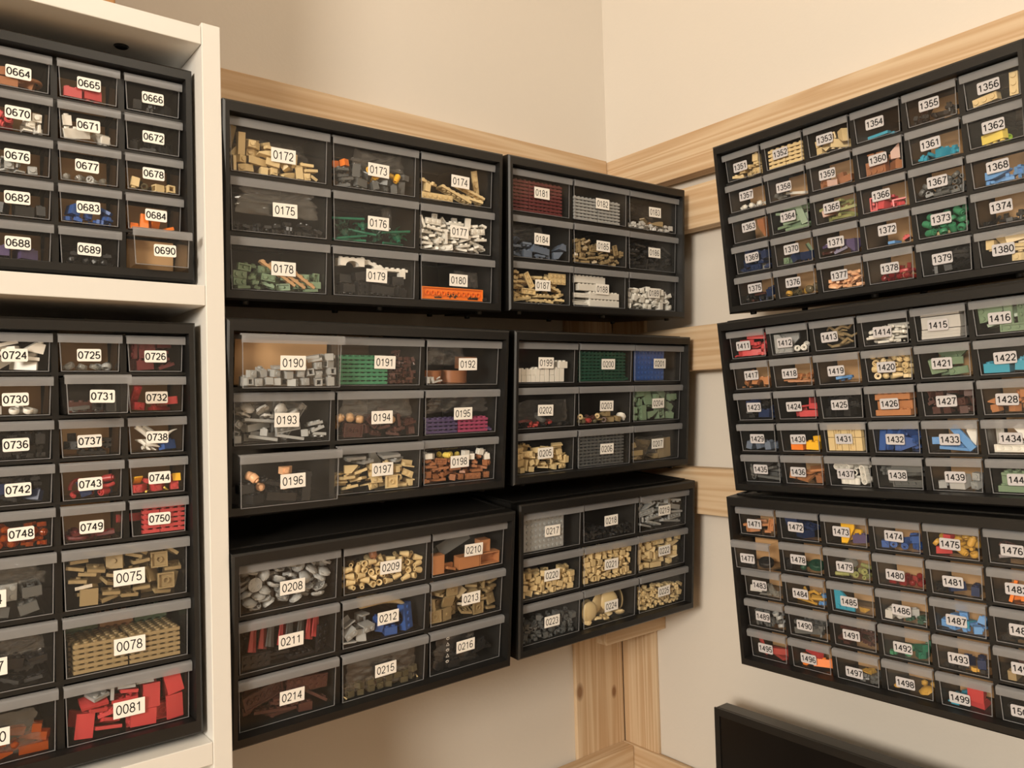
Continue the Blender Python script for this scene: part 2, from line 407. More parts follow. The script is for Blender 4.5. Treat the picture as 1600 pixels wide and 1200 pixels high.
CLAB = {'A': 'black nine-drawer cabinet next to the white bookcase, uppermost of three', 'B': 'black nine-drawer cabinet in the corner under the pale rail, uppermost of three',
        'C': 'black nine-drawer cabinet next to the white bookcase, middle of three', 'D': 'black nine-drawer cabinet in the corner, middle of three',
        'E': 'black nine-drawer cabinet next to the white bookcase, lowest of three', 'F': 'black nine-drawer cabinet in the corner above the pine uprights, lowest of three',
        'G': 'black thirty-drawer cabinet on the timber rails, topmost of its stack', 'H': 'black thirty-drawer cabinet on the timber rails, middle of its stack',
        'I': 'black thirty-drawer cabinet just above the black screen, lowest of its stack', 'J': 'black thirty-drawer cabinet on the upper shelf of the bookcase',
        'K': 'tall black cabinet of small and wide drawers on the lower bookcase shelf'}
PULL = {'0690': .030, '0731': .0395, '0190': .0245, '0196': .024, '0197': .004, '1477': .0175}
LABXY = {}
_L = """0664 29.1 21.2 0665 29 19.2 0666 28.6 20.4 0670 28.3 19.7 0671 28 20.2 0672 28.7 20.4 0676 27.5 19.8 0677 26.5 19.8 0678 28.3 17.7 0682 27.2 18.4 0683 27.2 20.2 0684 30.2 19.9 0688 27.4 20.5 0689 27.9 20.5 0690 31.3 20.7 0724 26.1 21.2 0725 27.7 20.4 0726 28.5 20.9 0730 26.1 21 0731 32.2 20.3 0732 28.9 21.6 0736 26.1 21.8 0737 27 21.5 0738 28.8 20.8 0742 27.1 22 0743 26.9 21.8 0744 29.9 20.7 0748 29.1 21.7 0749 27.4 22.1 0750 29.1 20.9 0074 62.1 36.6 0077 62.3 34.1 0080 63.5 33.3 0075 59.9 33.7 0078 59.4 37.2 0081 57.7 34.5 0172 62.5 33.3 0173 62.7 32.1 0174 63.3 29.4 0175 63.8 30.4 0176 62.1 32.3 0177 63 30.5 0178 62.2 31.9 0179 60.6 32.2 0180 60.6 30.4 0181 61.4 27.9 0182 62.8 28.8 0183 63 27.8 0184 61 29.4 0185 64 28.8 0186 62.9 28.8 0187 61.8 31.1 0188 63.8 30.1 0189 61.4 30.2 0190 58.3 30.8 0191 64.7 29.9 0192 65.8 31.2 0193 62 31.6 0194 61.8 32.7 0195 60.9 31.7 0196 60.7 32.4 0197 62.1 31.6 0198 57.9 30.6 0199 59 29.3 0200 63.5 30.9 0201 62.8 29.6 0202 57.7 32.9 0203 62.1 30.4 0204 61.4 29.9 0205 60 30.5 0206 63.6 32.2 0207 61.6 31.5 0208 61.7 35.4 0209 64.7 33.8 0210 66.5 31.6 0211 60.9 32.3 0212 62.7 31.7 0213 64.8 31.9 0214 62.5 32.8 0215 59.9 30.8 0216 57.9 29.7 0217 60.9 31.1 0218 61.3 31.2 0219 61.7 29.3 0220 60.4 30.3 0221 60.9 33.6 0222 64.5 31.1 0223 61.1 32.6 0224 61.8 33.5 0225 62.6 32.5 1351 24.4 20.2 1352 24.1 19.1 1353 24.4 19 1354 26 18.8 1355 26.5 17.4 1356 25.4 18.4 1357 28.7 18.1 1358 24.7 20.9 1359 24 20 1360 26.3 19.3 1361 24.5 18.5 1362 26.6 18.1 1363 27.7 18.2 1364 26.8 17.4 1365 24.7 19.1 1366 26 19 1367 27.9 19.2 1368 27.2 18.3 1369 27.8 17.8 1370 25.8 17.4 1371 26 20 1372 28.6 18 1373 28.2 18.2 1374 26.6 18.2 1375 27.9 17.4 1376 24.7 18.3 1377 25.8 19 1378 28 20.7 1379 24.9 19.6 1380 25.2 20.8 1411 21.9 20.4 1412 22.1 22.1 1413 22.3 21 1414 25.7 21.7 1415 26.3 20.6 1416 26.5 20.4 1417 28.6 18.7 1418 24.5 19.9 1419 25.7 20.9 1420 25.8 20.7 1421 26 20.9 1422 27.4 19.8 1423 27 19.7 1424 24.7 20.8 1425 25.9 20.5 1426 25.7 21.2 1427 27.2 20.7 1428 25.8 21 1429 27.5 20.1 1430 25.9 21 1431 26.8 20.3 1432 27.1 21.1 1433 26.3 21.1 1434 25.6 19.9 1435 26.2 19.7 1436 20.9 21.4 1437 23.6 21.7 1438 26.4 21 1439 27.4 21 1440 28.7 21.3 1471 24.5 22 1472 23.6 20.7 1473 23.2 20.4 1474 25.5 19.4 1475 25.4 21.5 1476 24.7 21.5 1477 21 23 1478 23.3 20.6 1479 24 21.5 1480 23 23.2 1481 25.3 21.3 1482 25.8 20.2 1483 23.7 21.1 1484 22.3 22.7 1485 24.9 22.7 1486 26.8 21.8 1487 25.1 22.6 1488 26.7 20.9 1489 24.2 21.5 1490 23.6 21.9 1491 24.4 21.8 1492 25.3 23.5 1493 24.4 22.7 1494 25.4 20.1 1495 23.6 23 1496 24.8 22.8 1497 24.3 25.6 1498 23.9 23.9 1499 22.2 25.4 1500 22.1 23.4""".split()
for i in range(0, len(_L), 3): LABXY[_L[i]] = (float(_L[i + 1]) / 1000, float(_L[i + 2]) / 1000)

BODYW = {True: .1128, False: .0532}
def drawer_meshes(big):
    lw = L9 if big else L30; h = HB if big else HS; bw = BODYW[big]; tap = .0012 if big else .0015
    ox = (lw - bw) / 2; t = .0014; y0 = .006; y1 = .150; zt = -.0016
    # open-topped tray with slightly drafted sides
    o_t = [(ox, y0), (ox + bw, y0), (ox + bw, y1), (ox, y1)]
    o_b = [(ox + tap, y0), (ox + bw - tap, y0), (ox + bw - tap, y1 - tap), (ox + tap, y1 - tap)]
    i_t = [(o_t[0][0] + t, y0 + t), (o_t[1][0] - t, y0 + t), (o_t[2][0] - t, y1 - t), (o_t[3][0] + t, y1 - t)]
    i_b = [(o_b[0][0] + t, y0 + t), (o_b[1][0] - t, y0 + t), (o_b[2][0] - t, y1 - tap - t), (o_b[3][0] + t, y1 - tap - t)]
    vs = [(x, y, zt) for x, y in o_t] + [(x, y, -h) for x, y in o_b] + [(x, y, zt) for x, y in i_t] + [(x, y, -h + t) for x, y in i_b]
    fs = [(7, 6, 5, 4), (12, 13, 14, 15)]
    for i in range(4):
        j = (i + 1) % 4
        fs += [(4 + i, 4 + j, j, i), (i, j, 8 + j, 8 + i), (8 + i, 8 + j, 12 + j, 12 + i)]
    mb = MB().add(vs, fs, 0)
    e = .0007   # moulded edges of the front pane; cloudy strips imitate the light they catch
    a, b, c, d = o_t[0], o_b[0], o_t[1], o_b[1]
    mb.add([(a[0] - e * .2, y0 - e, zt), (a[0] + e, y0 - e, zt), (a[0] + e, y0 - .0001, zt), (a[0] - e * .2, y0 - .0001, zt),
            (b[0] - e * .2, y0 - e, -h), (b[0] + e, y0 - e, -h), (b[0] + e, y0 - .0001, -h), (b[0] - e * .2, y0 - .0001, -h)],
           [(0, 1, 2, 3), (7, 6, 5, 4), (4, 5, 1, 0), (5, 6, 2, 1), (6, 7, 3, 2), (7, 4, 0, 3)], 1)
    mb.add([(c[0] + e * .2, y0 - e, zt), (c[0] - e, y0 - e, zt), (c[0] - e, y0 - .0001, zt), (c[0] + e * .2, y0 - .0001, zt),
            (d[0] + e * .2, y0 - e, -h), (d[0] - e, y0 - e, -h), (d[0] - e, y0 - .0001, -h), (d[0] + e * .2, y0 - .0001, -h)],
           [(3, 2, 1, 0), (4, 5, 6, 7), (0, 1, 5, 4), (1, 2, 6, 5), (2, 3, 7, 6), (3, 0, 4, 7)], 1)
    mb.box(b[0] + e, y0 - e, -h, d[0] - e, y0 - .0001, -h + e, 1)
    body = mb.mesh('drawer', [CLEAR, FROST])
    # overhanging pull lip: top flange, front skirt, gussets at both ends
    lh = .0098 if big else .0088
    lip = MB()
    prof = [(y0 + .0012, -.0002), (.0022, 0), (.0008, -.0008), (0, -.0028), (.0006, -lh), (.0020, -lh), (.0017, -.0032), (.0028, -.0018), (y0 + .0012, -.0016)]
    n = len(prof); x0, x1 = .0004, lw - .0004
    vs = [(x0, y, z) for y, z in prof] + [(x1, y, z) for y, z in prof]
    fs = [(i, n + i, n + (i + 1) % n, (i + 1) % n) for i in range(n)] + [tuple(range(n)), tuple(range(n, 2 * n))[::-1]]
    lip.add(vs, fs)
    for xa in (x0 + .0030, x1 - .0042):     # small moulded gussets under the lip
        lip.box(xa, .0018, -lh + .001, xa + .0012, y0 - .0002, -.0017)
    return body, lip.mesh('pull_lip', [FROST], 1, 40)
DM = {True: drawer_meshes(True), False: drawer_meshes(False)}

def casing_mesh(cab):
    """black moulded shell: front rim, outer walls, dividers and shelves between the drawers"""
    H = HGT[cab]; mb = MB(); wt = .003
    mb.box(0, .006, -wt, W, DEP, 0); mb.box(0, .006, -H, W, DEP, -H + wt)
    mb.box(0, .006, -H + wt, wt, DEP, -wt); mb.box(W - wt, .006, -H + wt, W, DEP, -wt)
    # recessed tray on the top face
    mb.box(.004, .02, 0, W - .004, .024, .0016); mb.box(.004, DEP - .006, 0, W - .004, DEP - .002, .0016)
    mb.box(.004, .024, 0, .008, DEP - .006, .0016); mb.box(W - .008, .024, 0, W - .004, DEP - .006, .0016)
    return mb, H

def grid_rows(cab):
    if cab in 'ABCDEF': return [(B9 + Q9 * r, HB, True, r) for r in range(3)]
    if cab == 'K': return [(.01381 + .04147 * r, HS, False, r) for r in range(5)] + [(.22168 + Q9 * r, HB, True, r) for r in range(3)]
    return [(B30 + Q30 * r, HS, False, r) for r in range(5)]

CABM = {}
ORD = ['first', 'second', 'third', 'fourth', 'fifth', 'sixth', 'seventh', 'eighth']
DRAWERS = {}     # number -> (matrix of the drawer, big, place words)
def make_cabinet(cab):
    x, y, z, yaw, pit, rol = POSE[cab]
    base = -90 if cab in 'GHI' else 0
    M = Matrix.Translation((x, y, z)) @ Rz(rad(base + yaw)) @ Rx(rad(pit)) @ Ry(rad(rol))
    CABM[cab] = M
    H = HGT[cab]
    root = empty('drawer_cabinet', M @ Matrix.Translation((W / 2, DEP / 2, -H)), CLAB[cab], 'cabinet',
                 'cabinets in the bookcase' if cab in 'JK' else 'six-column cabinets' if cab in 'GHI' else 'nine-drawer wall cabinets')
    inv = root.matrix_world.inverted() @ M
    mb, H = casing_mesh(cab)
    rows = grid_rows(cab)
    RUN = []
    for i, (zr, h, big, r) in enumerate(rows):       # bar and side runners under each row
        if i < len(rows) - 1:
            zs = zr + h + .0006; z2 = rows[i + 1][0] - .0012
            RUN.append((zs, z2))
        ncol = 3 if big else 6; a, p, lw = (A9, P9, L9) if big else (A30, P9 / 2, L30)
        for c in range(1, ncol):
            xc = a + c * p - (p - lw) / 2
            bw = BODYW[big]; hw = (p - bw) / 2 - .0006
            mb.box(xc - hw, .0145, -(zr + h + .0006), xc + hw, DEP - .006, -(zr - .0012))
    for i, (zs, z2) in enumerate(RUN):
        mb.box(.003, .014, -z2, W - .003, .022, -zs); mb.box(.003, DEP - .022, -z2, W - .003, DEP - .006, -zs)
        big = rows[i + 1][2]; ncol = 3 if big else 6; a, p, lw = (A9, P9, L9) if big else (A30, P9 / 2, L30)
        for c in range(ncol + 1):
            xc = a + c * p - (p - lw) / 2; rw = .010 if big else .007
            mb.box(max(.003, xc - rw), .022, -z2, min(W - .003, xc + rw), DEP - .022, -zs)
    put('casing', mb.mesh('casing', [BLACK]), root, inv)
    # front rim as a bevelled picture-frame moulding
    zt = rows[0][0] - .0025; zb = rows[-1][0] + rows[-1][1] + .0015; sx = .0066
    rim = MB()
    o = [(0, 0), (W, 0), (W, -H), (0, -H)]; b = .0022
    O0 = [(b, -b), (W - b, -b), (W - b, -H + b), (b, -H + b)]
    I0 = [(sx, -zt), (W - sx, -zt), (W - sx, -zb), (sx, -zb)]
    I1 = [(sx + .0012, -zt - .001), (W - sx - .0012, -zt - .001), (W - sx - .0012, -zb + .001), (sx + .0012, -zb + .001)]
    rings = [[(p[0], .020, p[1]) for p in o], [(p[0], b, p[1]) for p in o], [(p[0], 0, p[1]) for p in O0], [(p[0], 0, p[1]) for p in I0], [(p[0], .020, p[1]) for p in I1]]
    vs = [p for rg in rings for p in rg]; fs = []
    for k in range(5):
        for i in range(4):
            j = (i + 1) % 4; q = (k + 1) % 5
            fs.append((k * 4 + i, q * 4 + i, q * 4 + j, k * 4 + j))
    rim.add(vs, fs)
    put('front_rim', rim.mesh('front_rim', [BLACK]), root, inv)
    put('back_panel', MB().box(.004, DEP - .005, -H + .004, W - .004, DEP - .001, -.004).mesh('back_panel', [BLACK]), root, inv)
    fm = MB().lathe([(.0035, -.0040), (.0042, -.0030), (.0042, 0)], 12).mesh('foot', [BLACK], 1, 40)
    for fx in (.028, W * .52, W - .028):
        for fy in (.016, DEP - .02): put('foot', fm, root, inv @ Matrix.Translation((fx, fy, -H)))
    # drawers
    for i, (zr, h, big, r) in enumerate(rows):
        ncol = 3 if big else 6; a, p, lw = (A9, P9, L9) if big else (A30, P9 / 2, L30)
        for c in range(ncol):
            if cab == 'K' and big: num = '%04d' % (73 + 3 * r + c)
            else: num = '%04d' % (FIRST[cab] + ncol * r + c)
            pull = PULL.get(num, 0)
            rnd = random.Random(num)
            jit = 0 if num in PULL else rnd.uniform(-.0008, .0012)
            Md = Matrix.Translation((a + c * p, REC - pull + jit, -zr)) @ Rz(rad(rnd.uniform(-.25, .25))) 
            body, lip = DM[big]
            d = put('drawer', body, root, inv @ Md)
            put('pull_lip', lip, d, Matrix.Identity(4), label='cloudy overhanging pull lip')
            u, v = LABXY.get(num, (lw * .48, .031 if big else .0205))
            put('number_label', label_mesh(num, big, GREYTAG if cab in 'GHI' else PAPER), d, Matrix.Translation((u, .0059, -v)) @ Ry(rad(rnd.uniform(-1.3, 1.3))), label='white tag reading ' + num)
            DRAWERS[num] = (M @ Md, big, '%s row, %s column of %s' % (ORD[i], ORD[c], WHERE[cab]))
    # pine cleat on which a wall cabinet hangs
    if cab in 'ABCDEF' or cab in 'GHI':
        R3 = M.to_3x3(); zi = {'A': 1, 'B': 1, 'G': 1, 'C': 2, 'D': 2, 'H': 2, 'E': 3, 'F': 3, 'I': 3}[cab]
        z0, z1 = RZ[zi]
        zc = min(z1 - .004, (M @ Vector((W / 2, DEP, -.01))).z); pc = M @ Vector((W / 2, DEP, (zc - .02) - M.translation.z))
        if cab in 'GHI': bxs = (pc.x - .006, pc.y - .15, zc - .035, XR, pc.y + .15, zc)
        else: bxs = (pc.x - .15, pc.y - .006, zc - .035, pc.x + .08, YR, zc)
        slab('hanging_cleat', *bxs, MATS.setdefault('cleat_pine', wood('cleat_pine', 'X', 31)), root)
for cab in 'ABCDEFGHIJK': make_cabinet(cab)
# ------------------------------------------------------------------ toy pieces (millimetres, later scaled)
def studs(mb, nx, ny, z, skip=None):
    for i in range(nx):
        for j in range(ny):
            if skip and skip(i, j): continue
            mb.cyl((i - (nx - 1) / 2) * 8, (j - (ny - 1) / 2) * 8, z, z + 1.7, 2.4, 10)
def block(nx, ny, h, st=True, tubes=True):
    mb = MB(); a, b = nx * 4 - .1, ny * 4 - .1
    mb.shell(-a, -b, 0, a, b, h, 1.4, 1.1)
    if st is True: studs(mb, nx, ny, h)
    elif st == 'one': mb.cyl(0, 0, h, h + 1.7, 2.4, 10)
    if tubes:
        if nx > 1 and ny > 1:
            for i in range(nx - 1):
                for j in range(ny - 1): mb.ring((i - (nx - 2) / 2) * 8, (j - (ny - 2) / 2) * 8, 0, h - 1.1, 3.25, 2.4, 10)
        elif max(nx, ny) > 1:
            for i in range(max(nx, ny) - 1):
                q = (i - (max(nx, ny) - 2) / 2) * 8
                mb.cyl(q if nx > 1 else 0, q if ny > 1 else 0, 0, h - 1.1, 1.6, 8)
    return mb
YZ = Matrix(((0, 0, 1, 0), (1, 0, 0, 0), (0, 1, 0, 0), (0, 0, 0, 1)))    # x,y,z -> z,x,y : a profile in (y,z) pushed along x
def extr(poly, w): return MB().prism(poly, -w / 2, w / 2, 0, YZ)
def stadium(n, r):
    h = (n - 1) * 4
    return arc(h, 0, r, r, -90, 90, 8) + arc(-h, 0, r, r, 90, 270, 8)
def T_plate(nx, ny): return block(nx, ny, 3.2)
def T_brick(nx, ny): return block(nx, ny, 9.6)
def T_tile(nx, ny): return block(nx, ny, 3.2, False)
def T_jumper(nx, ny): return block(nx, ny, 3.2, 'one')
def T_slope(nx, ny):
    w = nx * 8 - .2; d = ny * 8 - .2
    mb = extr([(-d / 2, 0), (d / 2, 0), (d / 2, 1.4), (-d / 2 + 8, 9.6), (-d / 2, 9.6)], w)
    for i in range(nx): mb.cyl((i - (nx - 1) / 2) * 8, -d / 2 + 3.9, 9.6, 11.3, 2.4, 10)
    return mb
def T_cheese(nx, ny): return extr([(-3.9, 0), (3.9, 0), (3.9, 1.2), (-3.9, 6.4)], nx * 8 - .2)
def T_bow(nx, ny):
    d = ny * 8 - .2; top = [(d / 2 - d * i / 8, 1.6 + 6.4 * math.sin(math.pi / 2 * i / 8)) for i in range(9)]
    return extr([(-d / 2, 0), (d / 2, 0)] + top, nx * 8 - .2)
def T_wedge(nx, ny):
    a, b = nx * 4, ny * 4
    mb = MB().prism([(-a, -b), (a, -b), (a, -b + 6), (-a + 7, b), (-a, b)], 0, 3.2)
    mb.cyl(-a + 4, -b + 4, 3.2, 4.9, 2.4, 10); mb.cyl(-a + 12, -b + 4, 3.2, 4.9, 2.4, 10)
    return mb
def T_arch(nx, ny):
    w = ny * 4 - .1; poly = [(-w, 0), (-w + 7, 0)] + [(-(w - 7) * math.cos(math.pi * i / 10), 6.2 * math.sin(math.pi * i / 10)) for i in range(11)][1:-1] + [(w - 7, 0), (w, 0), (w, 9.6), (-w, 9.6)]
    mb = extr(poly, nx * 8 - .2)
    for j in range(ny): mb.cyl(0, (j - (ny - 1) / 2) * 8, 9.6, 11.3, 2.4, 10)
    return mb
def T_cone(nx, ny): return MB().lathe([(3.9, 0), (3.9, 2.2), (2.5, 9.0), (2.5, 10.6), (1.5, 10.6), (1.5, 3), (2.6, 3), (2.6, 0)], 14, 0, None, True)
def T_dish(nx, ny):
    r = nx * 4 - .1
    mb = MB().lathe([(r, 0), (r * .92, 1.8), (r * .7, 3.4), (r * .35, 4.3), (0, 4.6), (0, 3.4), (r * .35, 3.1), (r * .66, 2.2), (r * .86, .6), (r * .86, 0)], 18)
    if nx == 2:
        for i in (-1, 1):
            for j in (-1, 1): mb.ring(i * 4, j * 4, -.6, 2.6, 2.3, 1.3, 9)
    return mb
def T_roundplate(nx, ny): return MB().lathe([(2.9, 0), (2.9, 1), (3.9, 1), (3.9, 3.2), (2.4, 3.2), (2.4, 4.9), (1.3, 4.9), (1.3, 0)], 14, 0, None, True)
def T_roundbrick(nx, ny): return MB().lathe([(3, 0), (3, 1.8), (3.9, 1.8), (3.9, 9.6), (2.4, 9.6), (2.4, 11.3), (1.4, 11.3), (1.4, 3), (2.2, 3), (2.2, 0)], 14, 0, None, True)
def T_halfround(nx, ny):
    r = nx * 4; return MB().prism(arc(0, 0, r, r, 0, 180, 20) + arc(0, 0, r - 3, r - 3, 180, 0, 16), 0, ny * 8)
def T_head(nx, ny):
    return MB().lathe([(1.6, -.9), (3.4, -.6), (4.4, .3), (5.0, 1.4), (5.0, 6.2), (4.5, 7.4), (3.4, 8.0), (2.4, 8.1), (2.4, 9.6), (0, 9.6)], 16)
def T_figure(nx, ny):
    mb = extr([(-2, 0), (2, 0), (2, 12), (-2, 12)], 13)
    mb.v = [(p[0] * (1 - .025 * p[2]), p[1], p[2]) for p in mb.v]
    for sx in (-1, 1):
        mb.tube([(sx * 5.6, 0, 11), (sx * 8, -1, 8), (sx * 8.6, -4, 5)], [2.4, 2.3, 1.9], 8); mb.box(sx * 3.7 - 3.2, -2, -10, sx * 3.7 + 3.2, 2.4, -.4)
        mb.box(sx * 3.7 - 3.2, -4.4, -10, sx * 3.7 + 3.2, -2, -7.6)
    return mb
def T_bar(nx, ny): return MB().tube([(-nx * 4, 0, 0), (nx * 4, 0, 0)], 1.6, 8)
def T_pin(nx, ny):
    return MB().lathe([(1.5, -8), (2.4, -8), (2.6, -7.2), (2.4, -6.4), (2.4, -.7), (3.1, -.7), (3.1, .7), (2.4, .7), (2.4, 6.4), (2.6, 7.2), (2.4, 8), (1.5, 8)], 10, 0, Matrix.Rotation(rad(90), 4, 'Y'), True)
def T_ring(nx, ny): return MB().lathe([(3.9, -2.2), (4.4, -1.2), (4.4, 1.2), (3.9, 2.2), (2.4, 2.2), (2.4, -2.2)], 14, 0, None, True)
def T_wheel(nx, ny): return MB().lathe([(3, -3), (8, -3.6), (9.5, -2.4), (9.5, 2.4), (8, 3.6), (3, 3), (2, 3), (2, -3)], 18, 0, None, True)
def T_beam(nx, ny):
    mb = MB(); r = 3.8; h = (nx - 1) * 4; N = 14
    for i in range(nx):       # one ring per hole, webs between
        mb.ring(-h + i * 8, 0, -3.7, 3.7, r, 2.45, N)
    for i in range(nx - 1):
        x = -h + i * 8 + 4
        mb.box(x - 1.9, -3.6, -3.7, x + 1.9, -2.0, 3.7); mb.box(x - 1.9, 2.0, -3.7, x + 1.9, 3.6, 3.7); mb.box(x - 1.3, -2.0, -3.7, x + 1.3, 2.0, 3.7)
    return mb
def T_plant(nx, ny):
    mb = MB()
    for k in range(6):
        a = k * 1.05; L = 10 + 2 * (k % 3)
        pts = [(t * L * math.cos(a), t * L * math.sin(a), 7 * math.sin(t * 2.6)) for t in (0, .25, .5, .75, 1)]; ws = [1.0, 2.4, 2.8, 1.8, .3]
        px, py = -math.sin(a), math.cos(a); vs = []
        for p, w in zip(pts, ws):
            vs += [(p[0] + px * w, p[1] + py * w, p[2]), (p[0], p[1], p[2] + .9), (p[0] - px * w, p[1] - py * w, p[2]), (p[0], p[1], p[2] - .6)]
        fs = [(i * 4 + j, i * 4 + (j + 1) % 4, i * 4 + 4 + (j + 1) % 4, i * 4 + 4 + j) for i in range(4) for j in range(4)] + [(0, 3, 2, 1), (16, 17, 18, 19)]
        mb.add(vs, fs)
    return mb.lathe([(2.4, -1), (2.4, 1.4)], 8)
def T_branch(nx, ny):
    mb = MB().tube([(-19, 0, 0), (-12, 4, 3), (-4, -1, 5), (4, 3, 1), (11, 0, -2), (19, 4, 2)], [1.1, 1.7, 2, 2, 1.8, .9], 7)
    return mb.tube([(-2, 0, 4.6), (3, -6, 7), (9, -8, 6)], [1.6, 1.3, .7], 6)
def T_curl(nx, ny): return MB().tube([(10 * math.cos(t), 10 * math.sin(t), 0) for t in [math.pi * i / 8 for i in range(9)]], 2.0, 8)
def T_seat(nx, ny): return MB().box(-6, -6, 0, 6, 6, 3).box(-6, 4, 3, 6, 6, 14).box(-6, -6, 3, -4.6, 4, 7).box(4.6, -6, 3, 6, 4, 7)
def T_frame(nx, ny):
    w, h = nx * 4 - .1, ny * 4.8; mb = MB()
    mb.box(-w, -3.5, -h, w, 3.5, -h + 2); mb.box(-w, -3.5, h - 2, w, 3.5, h); mb.box(-w, -3.5, -h + 2, -w + 1.6, 3.5, h - 2); mb.box(w - 1.6, -3.5, -h + 2, w, 3.5, h - 2)
    return mb
def T_bracket(nx, ny):
    a, b = nx * 4 - .1, ny * 4 - .1
    mb = MB().box(-a, -4, 0, a, 4, 1.6).box(-a, 2.4, -b * 1.6, a, 4, 0)
    for i in range(nx): mb.cyl((i - (nx - 1) / 2) * 8, -.4, 1.6, 3.3, 2.4, 10)
    return mb
def T_panel(nx, ny):
    a, b = nx * 4 - .1, ny * 4 - .1
    return MB().box(-a, -3.9, 0, a, 3.9, 1.6).box(-a, 2.3, 1.6, a, 3.9, b * 2).box(-a, -3.9, 1.6, -a + 1.5, 2.3, b * 1.2)
def T_clip(nx, ny):
    mb = block(1, 1, 3.2, False, False); mb.ring(0, 0, 3.2, 6.5, 2.9, 1.6, 8, 0, Matrix.Translation((0, 2, 5)) @ Matrix.Rotation(rad(90), 4, 'X') @ Matrix.Translation((0, 0, -5)))
    return mb.box(-1.4, 3.6, .4, 1.4, 7.8, 1.8)
def T_headlight(nx, ny):
    mb = MB(); a = 3.9
    mb.shell(-a, -a, 0, a, a, 7.8, 1.5, 1.5, 0, Matrix.Translation((0, 4, 3.9)) @ Matrix.Rotation(rad(90), 4, 'X') @ Matrix.Translation((0, 0, 0)))
    return mb.cyl(0, .2, 7.7, 9.5, 2.4, 9)
def T_box(nx, ny): return MB().shell(-nx * 4, -ny * 4, 0, nx * 4, ny * 4, 13, 1.4, 1.4)
def T_horn(nx, ny):
    pts = [(-nx * 4 + nx * 8 * t, 0, nx * 1.5 * math.sin(t * 2.2)) for t in [i / 9 for i in range(10)]]
    return MB().tube(pts, [nx * (1.0 - .85 * (i / 9) ** 1.6) for i in range(10)], 10)
def T_cape(nx, ny):
    n = 9; w, h = nx * 8, ny * 8; vs = []; fs = []
    for s in (0, .7):
        for i in range(n):
            for j in (0, 1):
                x = -w / 2 + w * i / (n - 1); vs.append((x * (.7 + .3 * j), 1.6 * math.sin(i * 1.5) * (.3 + j) + s, -h * j))
    m = 2 * n
    for i in range(n - 1):
        a = 2 * i; fs += [(a, a + 1, a + 3, a + 2), (m + a + 2, m + a + 3, m + a + 1, m + a), (a, a + 2, m + a + 2, m + a), (a + 1, m + a + 1, m + a + 3, a + 3)]
    fs += [(0, m, m + 1, 1), (m - 2, m - 1, 2 * m - 1, 2 * m - 2)]
    return MB().add(vs, fs)
def T_bit(nx, ny):
    return MB().box(-3.9, -2, 0, 3.9, 2, 3).box(-2, -2, 3, 2, 2, 6).lathe([(1.6, -4), (1.6, 0)], 8)
def T_bone(nx, ny):
    mb = MB().tube([(-12, 0, 0), (-8, 0, .6), (8, 0, .6), (12, 0, 0)], [1.9, 1.5, 1.5, 1.9], 8)
    for sx in (-1, 1):
        for sy in (-1, 1): mb.lathe([(0, -2.6), (2.2, -1.5), (2.6, 0), (2.2, 1.5), (0, 2.6)], 8, 0, Matrix.Translation((sx * 13, sy * 2, 0)))
    return mb
def T_gem(nx, ny): return MB().lathe([(0, -3.5), (2.2, -3), (4, 0), (3.4, 1.6), (1.8, 3.2), (0, 3.4)], 8)
def T_ball(nx, ny): return MB().lathe([(0, -nx * 4)] + [(nx * 4 * math.cos(t), nx * 4 * math.sin(t)) for t in [-1.2, -.8, -.4, 0, .4, .8, 1.2]] + [(0, nx * 4)], 18)
def T_leaf(nx, ny):
    mb = MB(); 
    for k in range(5): mb.tube([(0, 0, 0), (6 * math.cos(k * .6 - 1.2), 6 * math.sin(k * .6 - 1.2), 2), (13 * math.cos(k * .6 - 1.2), 13 * math.sin(k * .6 - 1.2), .5)], [1.8, 2.4, .6], 6)
    return mb
def T_fence(nx, ny):
    mb = MB().box(-16, -1, 0, 16, 1, 2).box(-16, -1, 10, 16, 1, 12)
    for i in range(7): mb.box(-16 + i * 5, -.9, 2, -14 + i * 5, .9, 10)
    return mb
